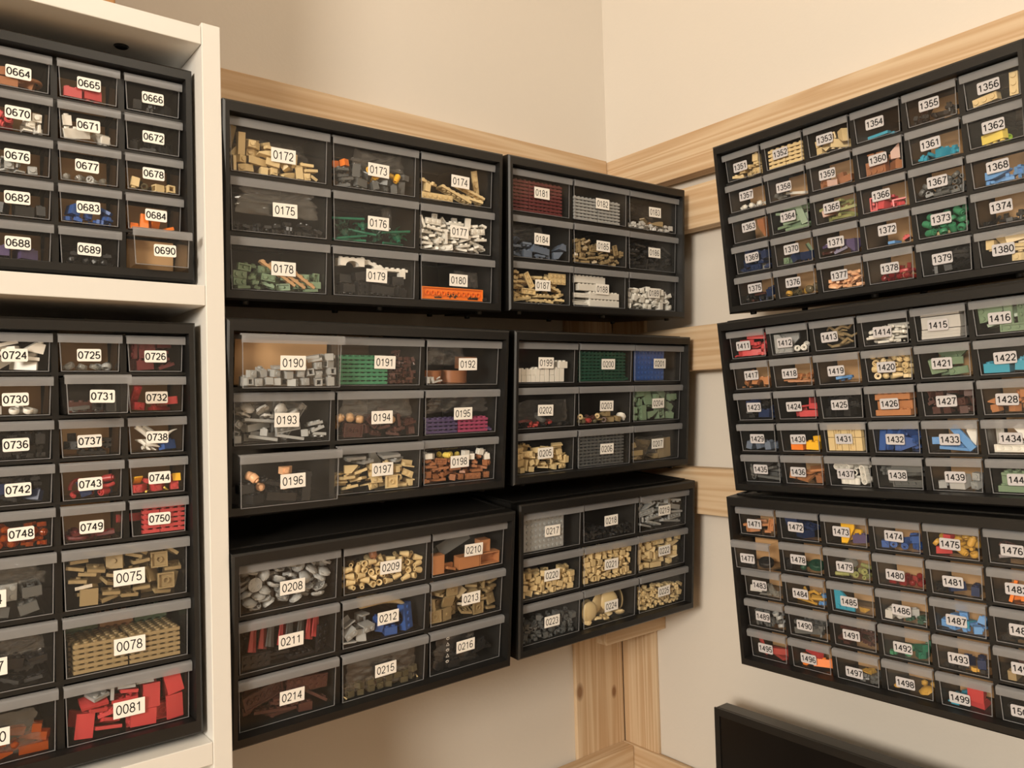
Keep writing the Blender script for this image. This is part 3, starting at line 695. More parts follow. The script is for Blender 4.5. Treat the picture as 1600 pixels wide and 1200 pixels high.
# type: (object name, word for labels)
KIND = {'plate': ('toy_plate', 'studded plate'), 'lplate': ('long_toy_plate', 'long plate'), 'brick': ('toy_brick', 'brick'), 'brick1': ('small_toy_brick', 'small brick'), 'lbrick': ('long_toy_brick', 'long brick'),
 'tile': ('toy_tile', 'smooth tile'), 'jumper': ('jumper_plate', 'jumper plate'), 'slope': ('toy_slope', 'slope'), 'cheese': ('small_toy_slope', 'little slope'), 'bow': ('curved_slope', 'curved slope'), 'wedge': ('wedge_plate', 'wedge plate'),
 'arch': ('toy_arch', 'arch'), 'cone': ('toy_cone', 'cone'), 'dish': ('toy_dish', 'round dish'), 'roundplate': ('round_plate', 'round plate'), 'roundbrick': ('round_brick', 'round brick'), 'halfround': ('curved_panel_piece', 'curved panel'),
 'head': ('toy_head_piece', 'figure head'), 'figure': ('toy_figure', 'toy figure'), 'bar': ('toy_bar', 'thin bar'), 'pin': ('connector_pin', 'connector pin'), 'ring': ('toy_ring', 'ring'), 'wheel': ('toy_wheel_piece', 'wheel'), 'beam': ('toy_beam', 'holed beam'),
 'plant': ('toy_plant', 'plant'), 'branch': ('toy_branch', 'branch'), 'curl': ('curved_tube', 'curved tube'), 'seat': ('toy_seat_piece', 'seat'), 'frame': ('window_frame_piece', 'frame'), 'bracket': ('toy_bracket', 'bracket'), 'panel': ('toy_panel_piece', 'corner panel'),
 'clip': ('clip_piece', 'clip piece'), 'headlight': ('hollow_brick', 'hollow brick'), 'box': ('toy_box', 'open box'), 'horn': ('toy_horn', 'horn'), 'cape': ('toy_cape', 'thin cape'), 'bit': ('toy_bit', 'odd bit'), 'bone': ('toy_bone', 'bone'),
 'gem': ('toy_gem', 'gem'), 'ball': ('toy_ball', 'ball'), 'leaf': ('toy_leaf_piece', 'leaf piece'), 'fence': ('toy_fence', 'fence')}
CACHE = {}
def piece_mesh(typ, nx, ny, col):
    key = (typ, nx, ny)
    if key not in CACHE:
        t = {'lplate': 'plate', 'brick1': 'brick', 'lbrick': 'brick'}.get(typ, typ)
        mb = globals()['T_' + t](nx, ny)
        v = np.array(mb.v, dtype=float); CACHE[key] = (mb, (v.max(0) - v.min(0)))
    mb, dim = CACHE[key]
    k2 = key + (col,)
    if k2 not in CACHE: CACHE[k2] = mb.mesh(KIND[typ][0], [colmat(col)], .001, 35, centre=True)
    return CACHE[k2], dim
RNDPTS = {}
ROUND = set('dish cone head roundbrick roundplate ring wheel horn curl branch plant leaf gem bone bow slope cheese wedge bracket panel frame arch seat headlight bit clip pin figure halfround'.split())
def true_pts(key, mb):
    """points about a millimetre apart all over the piece"""
    if key not in RNDPTS:
        v = np.array(mb.v, dtype=float); v = v - (v.max(0) + v.min(0)) / 2; out = [v]
        for f in mb.f:
            a = v[f[0]]
            for i in range(1, len(f) - 1):
                b, c = v[f[i]] - a, v[f[i + 1]] - a
                k = int(max(np.linalg.norm(b), np.linalg.norm(c), np.linalg.norm(c - b)) / 1.15) + 1
                if k < 2: continue
                q = [(x / k, y / k) for x in range(k + 1) for y in range(k + 1 - x)]
                q = np.array(q); out.append(a + q[:, :1] * b + q[:, 1:] * c)
        P = np.concatenate(out); RNDPTS[key] = np.unique(np.round(P / .7).astype(int), axis=0) * .7
    return RNDPTS[key]
def surface_pts(dim):
    k = tuple(np.round(dim, 2))
    if k not in RNDPTS:
        ax = [np.linspace(-d / 2, d / 2, max(2, int(d / 1.0) + 1)) for d in dim]
        g = np.stack(np.meshgrid(*ax, indexing='ij'), -1).reshape(-1, 3)
        edge = (np.abs(np.abs(g) - np.array(dim) / 2) < 1e-6).any(1)
        RNDPTS[k] = g[edge]
    return RNDPTS[k]
def add_piece(num, typ, nx, ny, col, Ml):
    Md, big, where = DRAWERS[num]
    me, dim = piece_mesh(typ, nx, ny, col)
    nm, wd = KIND[typ]
    if typ in ('plate', 'tile') and nx > 1: nm, wd = 'broad_' + nm, wd.replace('studded plate', 'broad plate').replace('smooth tile', 'broad tile')
    elif typ == 'tile' and ny > 2: nm, wd = 'long_' + nm, 'long tile'
    cw = COLOURS[col][0]
    o = put(nm, me, None, Md @ Ml)
    o['label'] = '%s %s in drawer %s, %s' % (cw, wd, num, where)
    o['category'] = 'toy piece'
    o['group'] = '%s %s pieces in drawer %s' % (cw, wd, num)
    return o
def interior(big):
    lw = L9 if big else L30; bw = BODYW[big]; h = HB if big else HS; tap = 1.2 if big else 1.5
    x0 = (lw - bw) / 2 * 1000 + 1.5 + tap
    return x0, lw * 1000 - 2 * x0, 7.6, -h * 1000 + 1.5, h * 1000 - 4
DEBUG = False
FLAT = ('plate', 'lplate', 'tile', 'jumper', 'wedge', 'bracket', 'panel', 'arch', 'frame', 'headlight', 'fence', 'beam', 'slope', 'bow')
def pile(num, groups, depth=None):
    """drops pieces one by one onto a height map of the drawer, nearest the pane first"""
    Md, big, where = DRAWERS[num]; rng = random.Random(int(num) * 7 + 3)
    x0, wid, y0, z0, hmax = interior(big)
    D_ = depth or (27 if big else 23); NX, NY = int(wid), int(D_)
    Hm = np.zeros((NX, NY)); full = [False] * len(groups); left = [g['n'] for g in groups]
    order = [i for i, g in enumerate(groups) for _ in range(g['n'])]
    seq = [o for _, o in sorted((g_i if groups[o].get('layer') is None else groups[o]['layer'] * 1e4 + g_i, o) for g_i, o in enumerate(rng.sample(order, len(order))))]
    miss = [0] * len(groups)
    for gi in seq:
        g = groups[gi]
        if miss[gi] > 16: continue
        typ, nx, ny = g['t']
        if rng.random() < .5 and typ in ('plate', 'tile', 'slope', 'bow') and nx == 1 and ny == 2 and g.get('var'): ny = 1 + rng.randrange(1, 4)
        me, dim = piece_mesh(typ, nx, ny, g['c'])
        u0, u1 = g['u'][0] * NX, g['u'][1] * NX; hl, hr = g['h'][0] * hmax * 1.12, g['h'][1] * hmax * 1.12
        best = None
        for att in range(12):
            q = rng.random(); flip = 0 if q < .45 else 180 if q < .62 else 90 if q < .82 else -90
            yaw = rng.uniform(-90, 90) if rng.random() < .55 else rng.choice((0, 90)) + rng.gauss(0, 12)
            if g.get('flat'): flip = rng.choice((0, 0, 180)); yaw = rng.choice((0, 0, 90)) + rng.gauss(0, 10)
            ti = 4 if g.get('flat') else 13
            facing = not g.get('flat') and typ in FLAT and rng.random() < (.85 if g.get('face') else .5)
            R = Rz(rad(yaw)) @ Rx(rad(flip + rng.gauss(0, ti))) @ Ry(rad(rng.gauss(0, ti)))
            if facing: R = Rz(rad(rng.gauss(0, 9))) @ Ry(rad(rng.uniform(-50, 50) if rng.random() < .6 else rng.choice((0, 90)) + rng.gauss(0, 6))) @ Rx(rad(rng.choice((90, 90, -90)) + rng.gauss(0, 14)))
            if typ in ('cape',): R = Rz(rad(90 + rng.gauss(0, 14))) @ Ry(rad(rng.uniform(-28, -8)))
            if typ in ('cone', 'head', 'roundbrick', 'dish', 'roundplate', 'ring', 'wheel', 'plant', 'gem') and not g.get('flat'):
                R = Rz(rng.uniform(0, 6.28)) @ Rx(rad(rng.uniform(20, 160))) @ Rz(rng.uniform(0, 6.28))
            P = (true_pts((typ, nx, ny), CACHE[(typ, nx, ny)][0]) if typ in ROUND else surface_pts(dim)) @ np.array(R.to_3x3()).T
            mn = P.min(0); ext = P.max(0) - mn
            wx, wy = int(ext[0]) + 1, int(ext[1]) + 1
            if wx >= NX or wy >= NY: continue
            ij = np.floor(P[:, :2] - mn[:2] + 1e-6).astype(int); ij[:, 0] = np.minimum(ij[:, 0], wx - 1); ij[:, 1] = np.minimum(ij[:, 1], wy - 1)
            lo = np.full((wx, wy), 1e3); up = np.full((wx, wy), -1e3)
            np.minimum.at(lo, (ij[:, 0], ij[:, 1]), P[:, 2]); np.maximum.at(up, (ij[:, 0], ij[:, 1]), P[:, 2])
            for att2 in range(7):
                ca, cb = max(0, u0), min(NX - wx, u1 - wx)
                if cb < ca: cb = ca = max(0, min(NX - wx, (u0 + u1 - wx) / 2))
                ix = int(rng.uniform(ca, cb + .99)); iy = 0 if rng.random() < g.get('front', .55) else int(rng.uniform(0, NY - wy + .99))
                ix = min(ix, NX - wx)
                z = (Hm[ix:ix + wx, iy:iy + wy] - lo).max() + .05
                uc = ((ix + wx / 2) - u0) / max(1, u1 - u0); T = hl + (hr - hl) * min(1, max(0, uc))
                top = z + P[:, 2].max()
                if top > hmax - .5: continue
                sc = top - T + .10 * iy + .25 * (z + P[:, 2].min())
                if z + P[:, 2].min() > max(.6, T - .45 * ext[2]): continue
                if best is None or sc < best[0]: best = (sc, ix, iy, z, R, mn, lo, up, wx, wy, top)
        if best is None: miss[gi] += 1; continue
        sc, ix, iy, z, R, mn, lo, up, wx, wy, top = best
        sub = Hm[ix:ix + wx, iy:iy + wy]; np.maximum(sub, np.where(up > -999, z + up, sub), out=sub)
        pos = ((x0 + ix - mn[0]) / 1000, (y0 + iy - mn[1] + .1) / 1000, (z0 + z) / 1000)
        add_piece(num, typ, nx, ny, g['c'], Matrix.Translation(pos) @ R)
    if DEBUG: print('PILE', num, [(g['t'][0], g['n'], g['n'] - m) for g, m in zip(groups, miss)])
    return Hm
def fixed(num, typ, nx, ny, col, x, y, z, rx=0, ry=0, rz=0):
    """a piece at a chosen place; x, y, z in mm from the inside front bottom edge of the tray"""
    Md, big, where = DRAWERS[num]; x0, wid, y0, z0, hmax = interior(big)
    return add_piece(num, typ, nx, ny, col, Matrix.Translation(((x0 + x) / 1000, (y0 + y) / 1000, (z0 + z) / 1000)) @ Rz(rad(rz)) @ Ry(rad(ry)) @ Rx(rad(rx)))
def stack(num, typ, nx, ny, col, n, x, y=.3, z=0, pitch=3.2):
    """n like pieces clicked together, lowest first; x, y at the stack's front left corner"""
    me, dim = piece_mesh(typ, nx, ny, col); rng = random.Random(int(num) + int(x))
    for k in range(n):
        fixed(num, typ, nx, ny, col, x + dim[0] / 2 + rng.uniform(-.12, .12), y + dim[1] / 2, z + dim[2] / 2 + k * pitch)
def upright(num, typ, nx, ny, col, x, y, z, n=1, pitch=3.25, stud_front=True):
    """pieces on edge, studs (or hollow undersides) towards the pane"""
    me, dim = piece_mesh(typ, nx, ny, col)
    for k in range(n):
        fixed(num, typ, nx, ny, col, x + dim[0] / 2, y + dim[2] / 2 + k * pitch, z + dim[1] / 2, 90 if stud_front else -90)
def bag(num, u0, u1, h0, h1, y, thick=7, mat=None, tone='clear', dx=0):
    Md, big, where = DRAWERS[num]; x0, wid, y0, z0, hmax = interior(big)
    rng = random.Random(int(num)); nx, nz = 22, 14; W_, H_ = (u1 - u0) * wid, (h1 - h0) * hmax
    wr = [(rng.uniform(-1, 1), rng.uniform(-1, 1), rng.uniform(0, 6.28), rng.uniform(.5, 1)) for _ in range(9)]
    rk = rng.uniform(.3, 1)
    def crease(a, b):
        s = 0
        for (p, q, f, w) in wr:
            t = (p * a * 9 + q * b * 9 + f) % 2.0
            s += w * (abs(t - 1) - .5)
        return s
    vs = []; fs = []
    for side in (0, 1):
        for i in range(nx + 1):
            for k in range(nz + 1):
                a, b = i / nx, k / nz
                edge = min(1, 5 * min(a, 1 - a), 5 * min(b, 1 - b)); e = math.sqrt(max(0, edge))
                c = crease(a + side * .37, b) * 1.1
                yy = thick / 2 + (side - .5) * (thick - 1.5) * e * (.62 + .22 * max(-1.6, min(1.6, c))) + (.25 * c * (1 - e))
                sag = 1.6 * crease(a, .3) * b
                rag = (1 - .16 * abs(crease(.2, b * .8)) * .5) * (1 - .22 * (b if b > .5 else 0) * rk)
                vs.append(((a - .5) * W_ * min(1, rag), yy, (b - .5) * H_ * (1 - .10 * abs(crease(a * .7, .4))) + sag * .6))
    m = (nx + 1) * (nz + 1)
    for i in range(nx):
        for k in range(nz):
            p = i * (nz + 1) + k; q = p + nz + 1
            fs += [(p, q, q + 1, p + 1), (m + p + 1, m + q + 1, m + q, m + p)]
    for i in range(nx):
        for k in (0, nz):
            p = i * (nz + 1) + k; q = p + nz + 1; fs.append((p, m + p, m + q, q) if k == 0 else (q, m + q, m + p, p))
    for k in range(nz):
        for i in (0, nx):
            p = i * (nz + 1) + k; fs.append((p + 1, m + p + 1, m + p, p) if i == 0 else (p, m + p, m + p + 1, p + 1))
    me = MB().add(vs, fs).mesh('plastic_bag', [mat or FILM], .001)
    o = put('plastic_bag', me, None, Md @ Matrix.Translation(((x0 + (u0 + u1) / 2 * wid + dx) / 1000, (y0 + y) / 1000, (z0 + (h0 + h1) / 2 * hmax) / 1000)))
    if num == '0216':     # pale printed symbols down the bag
        mk = MB(); F = Matrix.Rotation(rad(90), 4, 'X')
        for i in range(5):
            T_ = F @ Matrix.Translation((-W_ * .21 / 1000, (16 - 7.6 * i) / 1000, -.00005 - .000002 * i)) @ Matrix.Diagonal((.001, .001, 1, 1))
            if i % 2: ribbon(mk, [(-2, -1.8), (2.2, -1.8), (.1, 2.2), (-2, -1.8)], .55, 0, T_, 0)
            else: ribbon(mk, arc(0, 0, 2.0, 1.5, 0, 360, 14), .7, 0, T_, 0); ribbon(mk, [(-2.6, .4), (2.4, 1.2)], .5, 0, T_, 0)
        put('printed_marks', mk.mesh('printed_marks', [PAPER]), o, Matrix.Identity(4))
    o['label'] = 'crumpled %s plastic bag in drawer %s, %s' % (tone, num, where); o['category'] = 'bag'
    return o

# ------------------------------------------------------------------ what lies in the drawers
# number: groups "type nx ny colour count heightLeft heightRight [u0 u1] [flags]"
SPEC = """
0664 leaf 1 1 dorange 6 .5 .35; bow 1 3 dorange 10 .45 .35; curl 1 1 dorange 3 .4 .4
0665 brick 2 2 red 3 .25 .25 .05 .95 flat
0666 brick 1 2 black 6 .2 .2; bit 1 1 black 5 .25 .2
0670 roundbrick 1 1 coral 7 .45 .35 0 .5; seat 1 1 white 2 .4 .4 .5 1; bracket 1 2 white 7 .35 .45 .48 1
0671 brick 1 3 white 4 .4 .3 0 .5; slope 1 2 white 9 .55 .2; cheese 1 1 white 6 .2 .2 .4 1
0672 plate 1 2 black 10 .3 .3; brick 1 2 black 6 .3 .3
0676 box 4 3 lgrey 1 .2 .2 .3 1 flat; bracket 1 2 lgrey 7 .4 .2
0677 roundplate 1 1 clear 7 .12 .05
0678 roundbrick 1 1 smoke 4 .25 .2 .1 .7; brick1 1 1 tan 8 .25 .3
0682 brick 1 2 black 8 .3 .3; bar 3 1 clear 1 .2 .2
0683 brick 1 2 blue 10 .4 .35; bit 1 1 blue 6 .4 .4; plate 1 2 blue 6 .4 .4
0684 slope 1 2 orange 7 .14 .12; tile 1 2 orange 6 .2 .12
0688 brick 2 2 purple 7 .45 .4; slope 1 2 purple 5 .45 .4
0689 plate 1 2 black 8 .3 .25; gem 1 1 black 5 .25 .3
0724 slope 1 2 white 10 .7 .6; tile 1 3 white 12 .75 .6; cheese 1 1 white 6 .5 .6
0725 ring 1 1 clear 9 .14 .14; ring 1 1 lgrey 5 .14 .14
0726 plate 2 2 dred 14 .8 .8; plate 1 2 dred 12 .8 .8; brick 1 2 dred 6 .7 .7
0730 brick1 1 1 tan 2 .2 .1 0 .4; ring 1 1 white 4 .1 .1 .2 .9; panel 1 1 lav 3 .3 .1 0 .4
0731 brick 1 4 brown 3 .2 .2; headlight 1 1 black 4 .2 .2; plate 1 2 dgrey 5 .25 .2
0732 lplate 1 6 red 3 .6 .7; brick 1 3 red 4 .4 .4; slope 1 2 red 6 .4 .3; plate 1 3 red 5 .5 .4
0736 brick 1 2 black 10 .7 .7; bit 1 1 black 8 .7 .7
0737 plate 2 3 black 7 .35 .35 0 1 flat; plate 1 2 black 6 .4 .4
0738 brick 1 2 blue 8 .25 .25; leaf 1 1 white 3 .4 .4
0742 brick 1 2 dblue 8 .6 .6; plate 1 2 black 8 .6 .6
0743 curl 1 1 red 5 .45 .4; roundbrick 1 1 red 2 .5 .5; brick 1 2 dblue 8 .3 .3
0744 slope 1 2 red 8 .35 .35; wedge 2 2 red 4 .35 .4; horn 1 1 lyellow 6 .4 .35; cheese 1 1 yellow 4 .4 .4
0748 gem 1 1 amber 14 .7 .6; bit 1 1 amber 10 .7 .7; roundplate 1 1 amber 8 .7 .7
0749 plate 1 3 red 7 .18 .16 0 1 flat; plate 1 2 dred 8 .4 .2; curl 1 1 dred 2 .4 .3
0074 brick 2 3 dgrey 10 .35 .45; plate 2 4 lgrey 6 .4 .5
0075 jumper 2 2 dtan 44 .8 .75 0 1 face; tile 2 2 dtan 12 .8 .8 0 1 face
0077 plate 2 2 black 10 .5 .5; brick 2 2 black 6 .5 .45
0080 gem 1 1 amber 20 .7 .6; bow 1 3 amber 14 .7 .65
0081 tile 2 3 red 22 .62 .62 0 1 face; plate 2 3 coral 6 .4 .5; wedge 2 2 lgrey 9 .85 .75 .1 .8 layer2
0172 slope 1 2 tan 22 .8 .15; bow 1 3 tan 20 .75 .2; headlight 1 1 tan 12 .4 .25; tile 1 2 tan 14 .75 .2; plate 2 4 lav 3 .7 .45 .3 .85 layer2
0173 brick 1 2 dgrey 9 .4 .35; brick 2 2 dgrey 8 .42 .3; plate 2 2 dgrey 8 .42 .3; slope 1 2 dgrey 5 .4 .3; roundbrick 1 1 yellow 5 .55 .5 0 .9 layer2; headlight 1 1 orange 2 .6 .5 0 .35 layer2; frame 1 1 dgrey 3 .65 .5 .3 1 layer2
0174 lplate 1 6 tan 9 .4 .25; lplate 2 6 tan 6 .4 .2; plate 1 3 tan 8 .45 .2; brick 1 2 tan 4 .3 .2
0175 bit 1 1 black 14 .45 .5; plate 1 2 black 10 .4 .5
0176 plant 1 1 teal 11 .35 .3; bar 5 1 teal 6 .5 .25; plant 1 1 dgreen 5 .4 .3
0177 tile 1 2 white 34 .65 .62; plate 1 3 white 26 .66 .6; plate 2 2 white 12 .6 .62
0178 plate 1 2 sgreen 30 .55 .35 0 1 face; tile 1 2 sgreen 6 .4 .3
0179 brick 2 4 black 6 .38 .38; brick 2 2 black 8 .45 .42
0180 plate 1 2 black 4 .1 .1
0183 bit 1 1 lav 16 .22 .18; cheese 1 1 lav 10 .24 .2; bow 1 3 dtan 4 .3 .2 .3 1 layer2; head 1 1 peach 1 .3 .3 .6 .9 layer2
0184 brick 2 4 sblue 3 .3 .3; brick 2 3 sblue 4 .35 .35; slope 2 2 sblue 3 .4 .45; plate 2 2 sblue 5 .35 .35
0185 plate 1 2 dtan 46 .62 .42; tile 1 2 dtan 14 .6 .42
0186 plate 2 3 black 16 .8 .8 0 1; plate 1 2 black 8 .85 .85
0187 lplate 1 6 tan 10 .62 .5; lplate 2 4 tan 8 .6 .75; plate 1 3 tan 14 .7 .6; plate 2 2 tan 6 .6 .8 .5 1
0189 bracket 1 2 white 9 .6 .5; roundbrick 1 1 white 7 .65 .5; headlight 1 1 white 8 .5 .5; arch 1 3 white 6 .5 .45; dish 2 1 white 4 .6 .55; seat 1 1 white 3 .5 .5
0190 headlight 1 1 lgrey 22 .18 .6; brick1 1 1 lgrey 26 .16 .65; tile 2 2 lgrey 6 .3 .65 .3 1
0191 bit 1 1 brown 22 .75 .65 .6 1; clip 1 1 brown 16 .8 .65 .6 1; headlight 1 1 dorange 4 .3 .3 .6 1
0192 bracket 1 2 lav 3 .4 .3 0 .3 layer2
0193 tile 1 4 lgrey 14 .42 .3; lplate 1 6 lgrey 8 .4 .3; tile 1 6 lgrey 7 .4 .35; headlight 1 1 lgrey 6 .4 .3; dish 2 1 lav 7 .65 .6 0 .6 layer2; wheel 1 1 lav 1 .7 .7 .5 .8 layer2; plate 2 2 lgrey 3 .5 .6 .7 1
0194 plate 2 3 brown 8 .32 .3 0 1 face; plate 2 2 brown 10 .34 .32; slope 1 2 brown 6 .3 .3; head 1 1 mtan 7 .7 .6 0 1 layer2
0195 plate 1 2 purple 2 .02 .02 .9 1
0196 brick 2 4 black 4 .3 .3 0 .8; brick 2 2 black 5 .34 .3 0 .85; head 1 1 skin 4 .6 .55 .05 .75 layer2; figure 1 1 black 2 .5 .5 .1 .7 layer2; slope 1 2 skin 1 .6 .6 .4 .7 layer2
0197 bracket 2 2 tan 10 .42 .45; panel 2 1 tan 9 .45 .5; jumper 2 2 tan 9 .42 .4 0 1 face; slope 1 2 tan 6 .45 .4; wedge 2 3 lgrey 6 .62 .7 .1 .9 layer2
0198 plate 1 3 dorange 22 .5 .45; headlight 1 1 dorange 16 .5 .45; tile 1 2 dorange 16 .5 .4; frame 1 1 white 4 .66 .5 0 .35 layer2; headlight 1 1 white 6 .66 .55 .55 1 layer2; roundbrick 1 1 lyellow 4 .66 .6 0 .8 layer2
0200 plate 1 2 dgreen 2 .02 .02 .9 1
0202 curl 1 1 rose 4 .3 .3 .2 .7; bit 1 1 black 8 .25 .25; wheel 1 1 dgrey 1 .5 .5 .3 .6 layer2; horn 1 1 rose 4 .3 .25 .2 .6
0203 roundbrick 1 1 rose 3 .15 .15 0 .3; roundbrick 1 1 tan 4 .3 .25 0 .5; bow 1 3 dtan 4 .3 .25 .4 .9; ring 1 1 brown 3 .15 .15 .2 .6; dish 2 1 white 1 .2 .2 .7 1; gem 1 1 smoke 4 .4 .3
0204 headlight 1 1 sgreen 6 .75 .4 0 .2; slope 2 3 sgreen 8 .75 .6; brick 2 3 sgreen 7 .5 .6; brick 1 2 sgreen 8 .7 .6
0205 bracket 2 2 tan 14 .55 .5; panel 2 1 tan 12 .6 .55; frame 1 1 tan 6 .5 .45; brick 1 2 tan 8 .4 .3
0207 tile 4 4 dtan 3 .2 .15; bow 1 3 dtan 5 .35 .15
0208 dish 2 1 lgrey 52 .82 .72; brick 2 4 dred 2 .8 .8 .4 .8 layer2
0209 cone 1 1 tan 74 .85 .8; head 1 1 dorange 2 .9 .9 .3 .5 layer2
0210 tile 1 2 nougat 3 .1 .1 .2 .4
0211 plate 2 4 black 6 .2 .12
0212 bracket 2 2 lgrey 6 .4 .3 0 .4; seat 1 1 lgrey 3 .5 .4 .1 .4; arch 2 4 blue 3 .3 .3 .4 1; frame 2 1 blue 2 .4 .4 .6 1; brick 2 2 blue 2 .3 .3 .4 .7
0213 jumper 2 2 dtan 34 .65 .65 0 1 face; tile 2 2 dtan 18 .7 .7; plate 2 2 dtan 10 .6 .6 0 1 face
0214 wedge 3 4 brown 8 .7 .75; plate 2 6 brown 7 .7 .8; slope 2 2 brown 8 .75 .75; tile 2 4 brown 8 .75 .8
0215 headlight 1 1 smoke 14 .25 .35; frame 1 1 smoke 10 .4 .4; horn 1 1 tan 4 .6 .6 0 1 layer2
0216 plate 2 4 black 8 .3 .35; brick 2 2 black 4 .4 .3
0218 bit 1 1 black 22 .75 .75; gem 1 1 black 12 .75 .8; plate 1 2 black 10 .8 .8
0219 tile 1 4 lgrey 22 .75 .75; lplate 1 6 lgrey 12 .75 .8; tile 2 4 lgrey 9 .8 .8; panel 2 1 lgrey 5 .7 .75
0220 brick1 1 1 tan 44 .5 .45; tile 1 1 tan 34 .55 .4; headlight 1 1 tan 8 .3 .35
0221 brick1 1 1 tan 32 .85 .75; cheese 1 1 tan 26 .85 .7; headlight 1 1 tan 22 .8 .7; tile 1 1 tan 20 .85 .8
0222 arch 1 3 tan 22 .9 .75; bow 1 3 tan 16 .85 .75; headlight 1 1 tan 14 .7 .5
0223 bit 1 1 dgrey 32 .8 .8; clip 1 1 dgrey 24 .8 .8; headlight 1 1 dgrey 18 .8 .8
0224 dish 2 1 tan 6 .25 .2
0225 clip 1 1 tan 34 .78 .75; bit 1 1 tan 34 .78 .75; cheese 1 1 tan 24 .8 .75
1351 brick 1 2 tan 6 .2 .7; plate 1 2 tan 8 .2 .65; brick1 1 1 white 1 .3 .3 .1 .3; headlight 1 1 tan 5 .2 .6
1353 brick 2 3 tan 4 .3 .7; slope 1 2 tan 6 .2 .8; panel 1 1 tan 4 .6 .8; brick 1 3 tan 5 .3 .7
1354 lbrick 1 4 azure 1 .05 .05 .1 .9 flat; tile 1 3 azure 2 .2 .2 .1 .8 flat
1355 figure 1 1 black 2 .2 .35; bow 1 3 brown 4 .2 .3; bit 1 1 black 5 .2 .3
1356 arch 1 3 tan 4 .3 .35 0 .7; brick 1 3 tan 4 .3 .5 .6 1; frame 1 1 tan 2 .3 .3 0 .5
1357 roundplate 1 1 white 8 .08 .12 .1 1
1358 tile 1 4 white 5 .06 .16 .1 1 flat; dish 2 1 clear 1 .2 .2 0 .4
1359 brick 2 2 dorange 2 .2 .2; slope 1 2 dorange 4 .2 .35; brick 1 3 dorange 2 .2 .25
1360 brick 2 2 dorange 4 .3 .5; slope 2 2 dorange 4 .5 .6; brick 1 2 dorange 5 .4 .6; panel 1 1 dorange 3 .6 .6
1361 brick 1 2 azure 4 .15 .2; curl 1 1 azure 2 .15 .2; bit 1 1 azure 5 .15 .15
1362 roundbrick 1 1 lime 3 .2 .3 0 .7; brick 1 3 lyellow 2 .2 .2 .2 .6 flat; brick 1 3 yellow 2 .3 .4 .6 1 flat
1363 wedge 3 4 dorange 2 .15 .25 .3 1 flat; slope 2 3 dorange 2 .15 .25 .4 1
1364 tile 1 4 sgreen 18 .8 .85; tile 1 3 sgreen 14 .8 .85; tile 1 2 sgreen 10 .8 .8
1365 plate 1 3 olive 7 .3 .6; tile 1 4 olive 5 .5 .6; bow 1 3 dorange 3 .3 .5; curl 1 1 olive 2 .5 .6
1366 brick 1 2 coral 5 .25 .3; bracket 1 2 coral 4 .25 .3; bit 1 1 coral 7 .2 .3
1367 pin 1 1 dgrey 9 .35 .6; ring 1 1 dgrey 9 .35 .65; clip 1 1 dgrey 5 .3 .5; bar 2 1 white 1 .4 .4 .5 .7
1368 bit 1 1 mblue 4 .25 .2 .1 .8; bow 1 3 mblue 3 .2 .3 .1 .9; clip 1 1 mblue 4 .25 .3 .1 .9
1369 brick 1 2 dblue 10 .7 .65; plate 1 2 dblue 10 .75 .7; headlight 1 1 lgrey 1 .2 .2 .5 .8
1370 headlight 1 1 sgreen 5 .25 .3 0 .6; tile 1 3 sgreen 4 .3 .4 .3 1; brick 1 2 dblue 7 .2 .35 .3 1
1371 slope 1 2 purple 8 .3 .45; curl 1 1 brown 3 .2 .2; gem 1 1 dorange 3 .25 .2; wedge 2 2 purple 3 .4 .4
1372 tile 1 2 mblue 3 .05 .1 .4 1 flat; plate 1 2 red 2 .05 .2 .6 1
1373 roundbrick 1 1 green 16 .55 .8; ring 1 1 green 14 .5 .8; plate 1 3 tan 3 .1 .15 0 1 flat
1374 bar 3 1 black 5 .1 .1; bit 1 1 black 6 .12 .1
1375 bit 1 1 black 9 .25 .3; gem 1 1 black 5 .25 .3; brick 1 2 dblue 4 .25 .4 .4 1; bar 2 1 brown 2 .2 .3
1376 ring 1 1 gold 3 .15 .2; roundbrick 1 1 smoke 5 .15 .3; head 1 1 smoke 2 .2 .25 .6 1
1377 bit 1 1 peach 9 .35 .6; horn 1 1 peach 5 .4 .6; dish 2 1 peach 4 .35 .4; curl 1 1 peach 5 .4 .65
1378 gem 1 1 ruby 7 .2 .35 .2 1; bit 1 1 ruby 5 .2 .4 .3 1; curl 1 1 coral 3 .2 .4 .2 1
1379 plate 2 2 black 10 .6 .6; brick 1 2 black 7 .6 .6
1380 lplate 2 4 tan 4 .4 .6; brick 1 2 tan 7 .6 .7; tile 1 3 tan 6 .6 .8; slope 1 2 tan 5 .6 .7
1411 bow 1 3 coral 8 .6 .75; horn 1 1 red 4 .5 .6; seat 1 1 red 4 .5 .6; bit 1 1 coral 7 .6 .7
1412 roundbrick 1 1 white 5 .08 .1 .2 1; wedge 3 3 lgrey 2 .3 .3 0 .6; box 2 2 lav 1 .4 .4 .5 1
1413 branch 1 1 dtan 9 .5 .6
1414 bone 1 1 white 10 .6 .5; horn 1 1 white 6 .6 .7; bar 3 1 white 5 .5 .6
1416 tile 1 3 sgreen 9 .4 .65; plate 1 3 sgreen 9 .4 .65; wedge 2 3 sgreen 3 .5 .6; bit 1 1 azure 2 .3 .3 .2 .5
1417 arch 1 3 nougat 5 .15 .25; horn 1 1 nougat 5 .15 .25
1418 fence 1 1 nougat 6 .15 .3; clip 1 1 nougat 7 .15 .35
1419 wedge 2 2 mblue 2 .12 .15 .3 .7; tile 2 3 white 2 .06 .1 .5 1 flat; box 3 2 azure 1 .3 .3 0 .6
